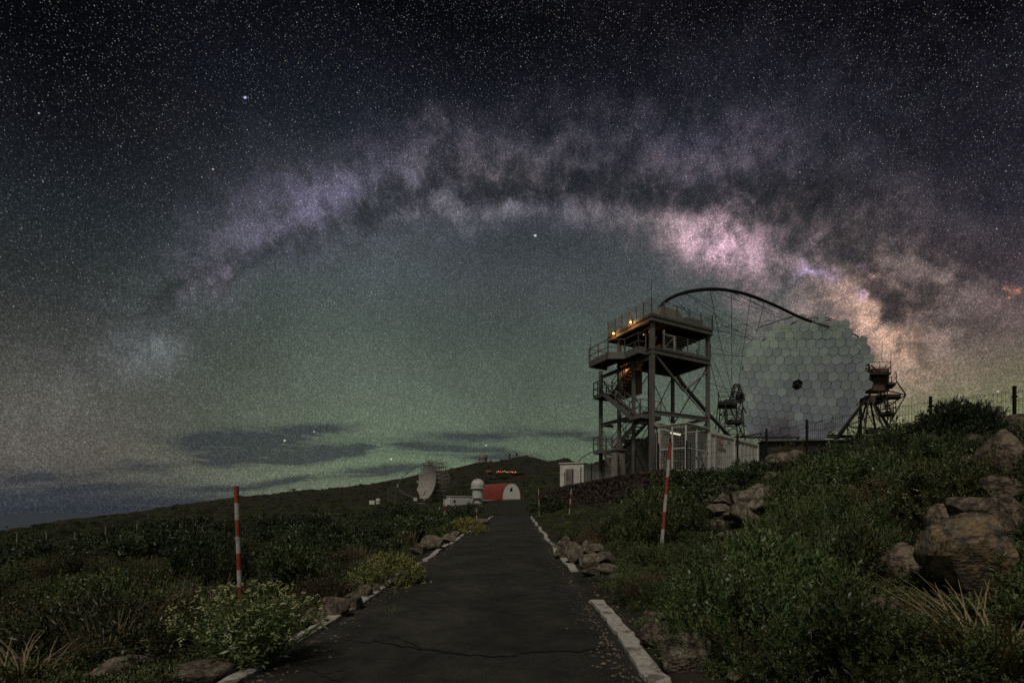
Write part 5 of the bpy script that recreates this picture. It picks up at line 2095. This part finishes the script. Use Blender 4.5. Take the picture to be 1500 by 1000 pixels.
tall_flower()
V, Fq, tp = shrub_geo(301, n=620, leaves=12, h=.85, lump=.12, sl=.16, ll=.085, lw=.34, up=.9)
bp_ = hit_ground(578, 858)
flower_bush((bp_.x - .1, bp_.y, bp_.z - .05), V, Fq, tp, None, 'rounded yellow green flowering bush leaning over the kerb', 'leaf_bright', 'flower', .015, 2, .70, 4)
V, Fq, tp = shrub_geo(302, n=420, leaves=10, h=.6, lump=.12, sl=.14, ll=.07, lw=.3, up=.8)
bp_ = P(680, 788, 24.0)
flower_bush((bp_.x, bp_.y, gz(bp_.x, bp_.y)), V, Fq, tp, None, 'small bright yellow bush further up beside the kerb', 'leaf_bright', 'flower', .03, 2, 1.05, 4)


def tuft(px, py, n, h, spread, lean, w, curl, mt, label, seed, green=0):
    p = hit_ground(px, py)
    root = thing('grass_tuft', (p.x, p.y, p.z - .02), label, 'grass')
    V, Fq = grass_geo(seed, n, h, spread, lean, w, curl)
    o = bpy.data.objects.new('dry_stalks', np_mesh('dry_stalks', V, Fq, [mt]))
    COL.objects.link(o)
    o.parent = root
    o['kind'] = 'stuff'
    if green:
        V, Fq = grass_geo(seed + 1, green, h * .5, spread, lean * 1.3, w, curl)
        o = bpy.data.objects.new('green_blades', np_mesh('green_blades', V, Fq, ['grass']))
        COL.objects.link(o)
        o.parent = root
        o['kind'] = 'stuff'


tuft(152, 972, 80, .58, .30, .35, .008, .15, 'straw', 'grass tuft with upright dry stalks beside the flat boulder', 400, 220)
tuft(35, 992, 90, .55, .5, .8, .008, .9, 'straw', 'curled pale dry stalks at the verge beside the brown boulder', 402, 60)
tuft(318, 905, 55, .70, .3, .55, .007, .25, 'straw', 'thin dry stalks leaning beside the straight striped pole', 404)
tuft(525, 832, 240, .70, .5, .30, .008, .15, 'straw', 'tall dry grass tuft behind the rounded flowering bush', 406, 80)
tuft(596, 800, 160, .65, .5, .3, .010, .15, 'straw', 'pale dry grass beside the stones along the kerb', 408, 60)
tuft(1455, 965, 150, .55, .5, .9, .008, .6, 'straw', 'tangled dry twigs and grass below the huge ochre boulder', 410, 120)
tuft(1185, 690, 240, .75, .6, .4, .012, .2, 'grass', 'pale grass clump on the bank before the dark shed', 412, 60)
tuft(575, 905, 60, .2, .2, .6, .005, .3, 'grass', 'small grass tuft against the kerb by the dark stone', 414)


# ground cover: thousands of small clumps nobody could count
SRC = bpy.data.collections.new('clump_sources')


def src(me):
    o = bpy.data.objects.new('clump%02d' % len(SRC.objects), me)
    SRC.objects.link(o)


for i in range(4):
    V, Fq, _ = shrub_geo(500 + i, n=120, leaves=10, h=.75, lump=.35, sl=.36, ll=.19, lw=.34, up=.6)
    for k in ('leaf_r', 'leaf_l', 'leaf_l2'):
        src(np_mesh('clump', V, Fq, [k]))
for i in range(2):
    V, Fq = grass_geo(540 + i, 70, .9, .6, .5, .02, .4, 3)
    src(np_mesh('clump', V, Fq, ['straw' if i else 'grass']))
for i in range(2):
    src(mesh_of(stems_geo(560 + i, 1, .7, 34, .02, .25, 4), 'clump', 'twig'))
for i in range(3):
    V, Fq, _ = shrub_geo(580 + i, n=150, leaves=11, h=.85, lump=.3, sl=.30, ll=.17, lw=.34, up=.6, clumps=14, cw=.14)
    src(np_mesh('clump', V, Fq, ['leaf_big']))
# order: r,l,l2 x4, straw/grass 12,13, twig 14,15


def scatter(name, N, ylo, yhi, smin, smax, label, seed, gmax=2.4, ysc=18.0):
    rd = np.random.default_rng(seed)
    Y = np.exp(rd.uniform(math.log(ylo), math.log(yhi), N))
    px = np.where(rd.random(N) < .8, rd.uniform(-90, 1590, N), rd.uniform(-700, 2300, N))
    X = (px - CX) / F * Y
    l, r = xL(Y) - X, X - xR(Y)
    edge = np.maximum(l, r)
    yard = (X > wall_x(Y) - .35) & (Y > 26.0) & (Y < 90)
    ok = ((edge > .38) | (Y > 74)) & ~yard
    ok &= ~((px > 60) & (px < 165) & (Y > 34) & (Y < 95) & (rd.random(N) < .85))
    ok &= ~((px < 330) & (Y > 24) & (Y < 38.5) & (rd.random(N) < .75))
    ok &= ~((px > 640) & (px < 775) & (Y > 70) & (Y < 150) & (rd.random(N) < .9))
    ok &= ~((X - xR(Y) > 0) & (Y < 16) & (rd.random(N) < .6))
    lane = (Y > 70) & (np.abs(px - 745) < 14) & (Y < 130)
    ok &= ~lane
    X, Y, l, r, px, edge = X[ok], Y[ok], l[ok], r[ok], px[ok], edge[ok]
    ok = np.ones(len(X), bool)
    for a, b, w, h, ry, rx, rs in ROCK_SCR:
        ok &= ~(((X - rx) ** 2 + (Y - ry - .2) ** 2) < (rs * 1.0) ** 2)
    tx = np.interp(Y, [t[2] for t in tr], [P(*t).x for t in tr])
    ok &= ~((np.abs(X - tx) < 1.6) & (Y > 42) & (Y < 92))
    X, Y, l, r, px, edge = X[ok], Y[ok], l[ok], r[ok], px[ok], edge[ok]
    Zg = ground(X, Y) - .03
    n = len(X)
    s = rd.uniform(smin, smax, n) * np.clip(Y / ysc, .8, gmax) * np.clip(.45 + .55 * edge, .4, 1)
    right_ = r > 0
    k = rd.random(n)
    v4 = rd.integers(0, 4, n) * 3
    patch = vnoise(X * .25 + 40, Y * .25)
    idx = np.where(right_, v4 + np.where(k < .85, 0, 1), v4 + np.where(k + patch * .8 < .42, 0, np.where(k + patch * .8 < .72, 1, 2)))
    idx = np.where(k > .93, 12 + rd.integers(0, 2, n), idx)
    idx = np.where((k > .87) & (k <= .93), 14 + rd.integers(0, 2, n), idx)
    big = (rd.random(n) < np.where(Y > 120, .16, .30)) & (edge > 1.5) & (Y > 11) & ((Y > 13) | ~right_) & (vnoise(X * .16 + 9, Y * .10) > -.12)
    idx = np.where(big, 16 + rd.integers(0, 3, n), idx)
    s = np.where(big, s * rd.uniform(1.7, 3.0, n) * np.interp(Y, [60, 160, 420], [1.0, .55, .33]), s * .8)
    me = bpy.data.meshes.new(name)
    me.vertices.add(n)
    me.vertices.foreach_set('co', np.stack([X, Y, Zg], -1).astype(np.float32).ravel())
    a = me.attributes.new('sc', 'FLOAT', 'POINT')
    a.data.foreach_set('value', s.astype(np.float32))
    a = me.attributes.new('ix', 'INT', 'POINT')
    a.data.foreach_set('value', idx.astype(np.int32))
    a = me.attributes.new('rt', 'FLOAT_VECTOR', 'POINT')
    a.data.foreach_set('vector', np.stack([rd.uniform(-.15, .15, n), rd.uniform(-.15, .15, n), rd.uniform(0, 6.28, n)], -1).astype(np.float32).ravel())
    o = bpy.data.objects.new(name, me)
    COL.objects.link(o)
    tag(o, label, None, None, 'stuff')
    ng = bpy.data.node_groups.new(name + '_nodes', 'GeometryNodeTree')
    ng.interface.new_socket('Geometry', in_out='INPUT', socket_type='NodeSocketGeometry')
    ng.interface.new_socket('Geometry', in_out='OUTPUT', socket_type='NodeSocketGeometry')
    gi, go = ng.nodes.new('NodeGroupInput'), ng.nodes.new('NodeGroupOutput')
    ci = ng.nodes.new('GeometryNodeCollectionInfo')
    ci.inputs['Collection'].default_value = SRC
    ci.inputs['Separate Children'].default_value = True
    ci.inputs['Reset Children'].default_value = True
    ip = ng.nodes.new('GeometryNodeInstanceOnPoints')
    ip.inputs['Pick Instance'].default_value = True

    def attr(nm, tp):
        x = ng.nodes.new('GeometryNodeInputNamedAttribute')
        x.data_type = tp
        x.inputs['Name'].default_value = nm
        return x.outputs['Attribute']
    ng.links.new(gi.outputs[0], ip.inputs['Points'])
    ng.links.new(ci.outputs[0], ip.inputs['Instance'])
    ng.links.new(attr('ix', 'INT'), ip.inputs['Instance Index'])
    ng.links.new(attr('rt', 'FLOAT_VECTOR'), ip.inputs['Rotation'])
    ng.links.new(attr('sc', 'FLOAT'), ip.inputs['Scale'])
    ng.links.new(ip.outputs[0], go.inputs[0])
    md = o.modifiers.new('scatter', 'NODES')
    md.node_group = ng


scatter('undergrowth', 6400, 3.2, 60, .14, .34, 'low undergrowth covering the ground between the shrubs', 71, 1.1)
scatter('hillside_scrub', 13500, 40, 425, .26, .70, 'scrub covering the far slope up to the crest', 72, 3.0, 90.0)


# loose gravel along the edges of the road
def gravel():
    rd = random.Random(77)
    mb = MB()
    for i in range(2600):
        Y = math.exp(rd.uniform(math.log(3.8), math.log(34)))
        side = rd.choice((-1, 1))
        e = abs(rd.gauss(0, .16))
        x = (xL(Y) + .06 + e) if side < 0 else (xR(Y) - .06 - e)
        if rd.random() < .35:
            x = (xL(Y) - .2 - e) if side < 0 else (xR(Y) + .24 + e)
        z = road_surf(x, Y) if xL(Y) < x < xR(Y) else gz(x, Y)
        if side > 0 and road_Y(884) < Y < road_Y(836) and rd.random() < .8:
            x = xR(Y) + rd.uniform(-.25, .7)
            z = max(road_surf(x, Y) if x < xR(Y) else -9, gz(x, Y))
        s = rd.uniform(.006, .022) * (1.5 if rd.random() < .1 else 1)
        q = [(x + a * s * rd.uniform(.7, 1.3), Y + b_ * s * rd.uniform(.7, 1.3), z + c * s * .7 + s * .3) for a, b_, c in ((1, 0, 0), (-1, 0, 0), (0, 1, 0), (0, -1, 0), (0, 0, 1), (0, 0, -1))]
        mb.add(q, [(0, 2, 4), (2, 1, 4), (1, 3, 4), (3, 0, 4), (2, 0, 5), (1, 2, 5), (3, 1, 5), (0, 3, 5)])
    tag(mb.build('gravel', 'rock_light'), 'loose gravel along the edges of the road', None, None, 'stuff')


gravel()
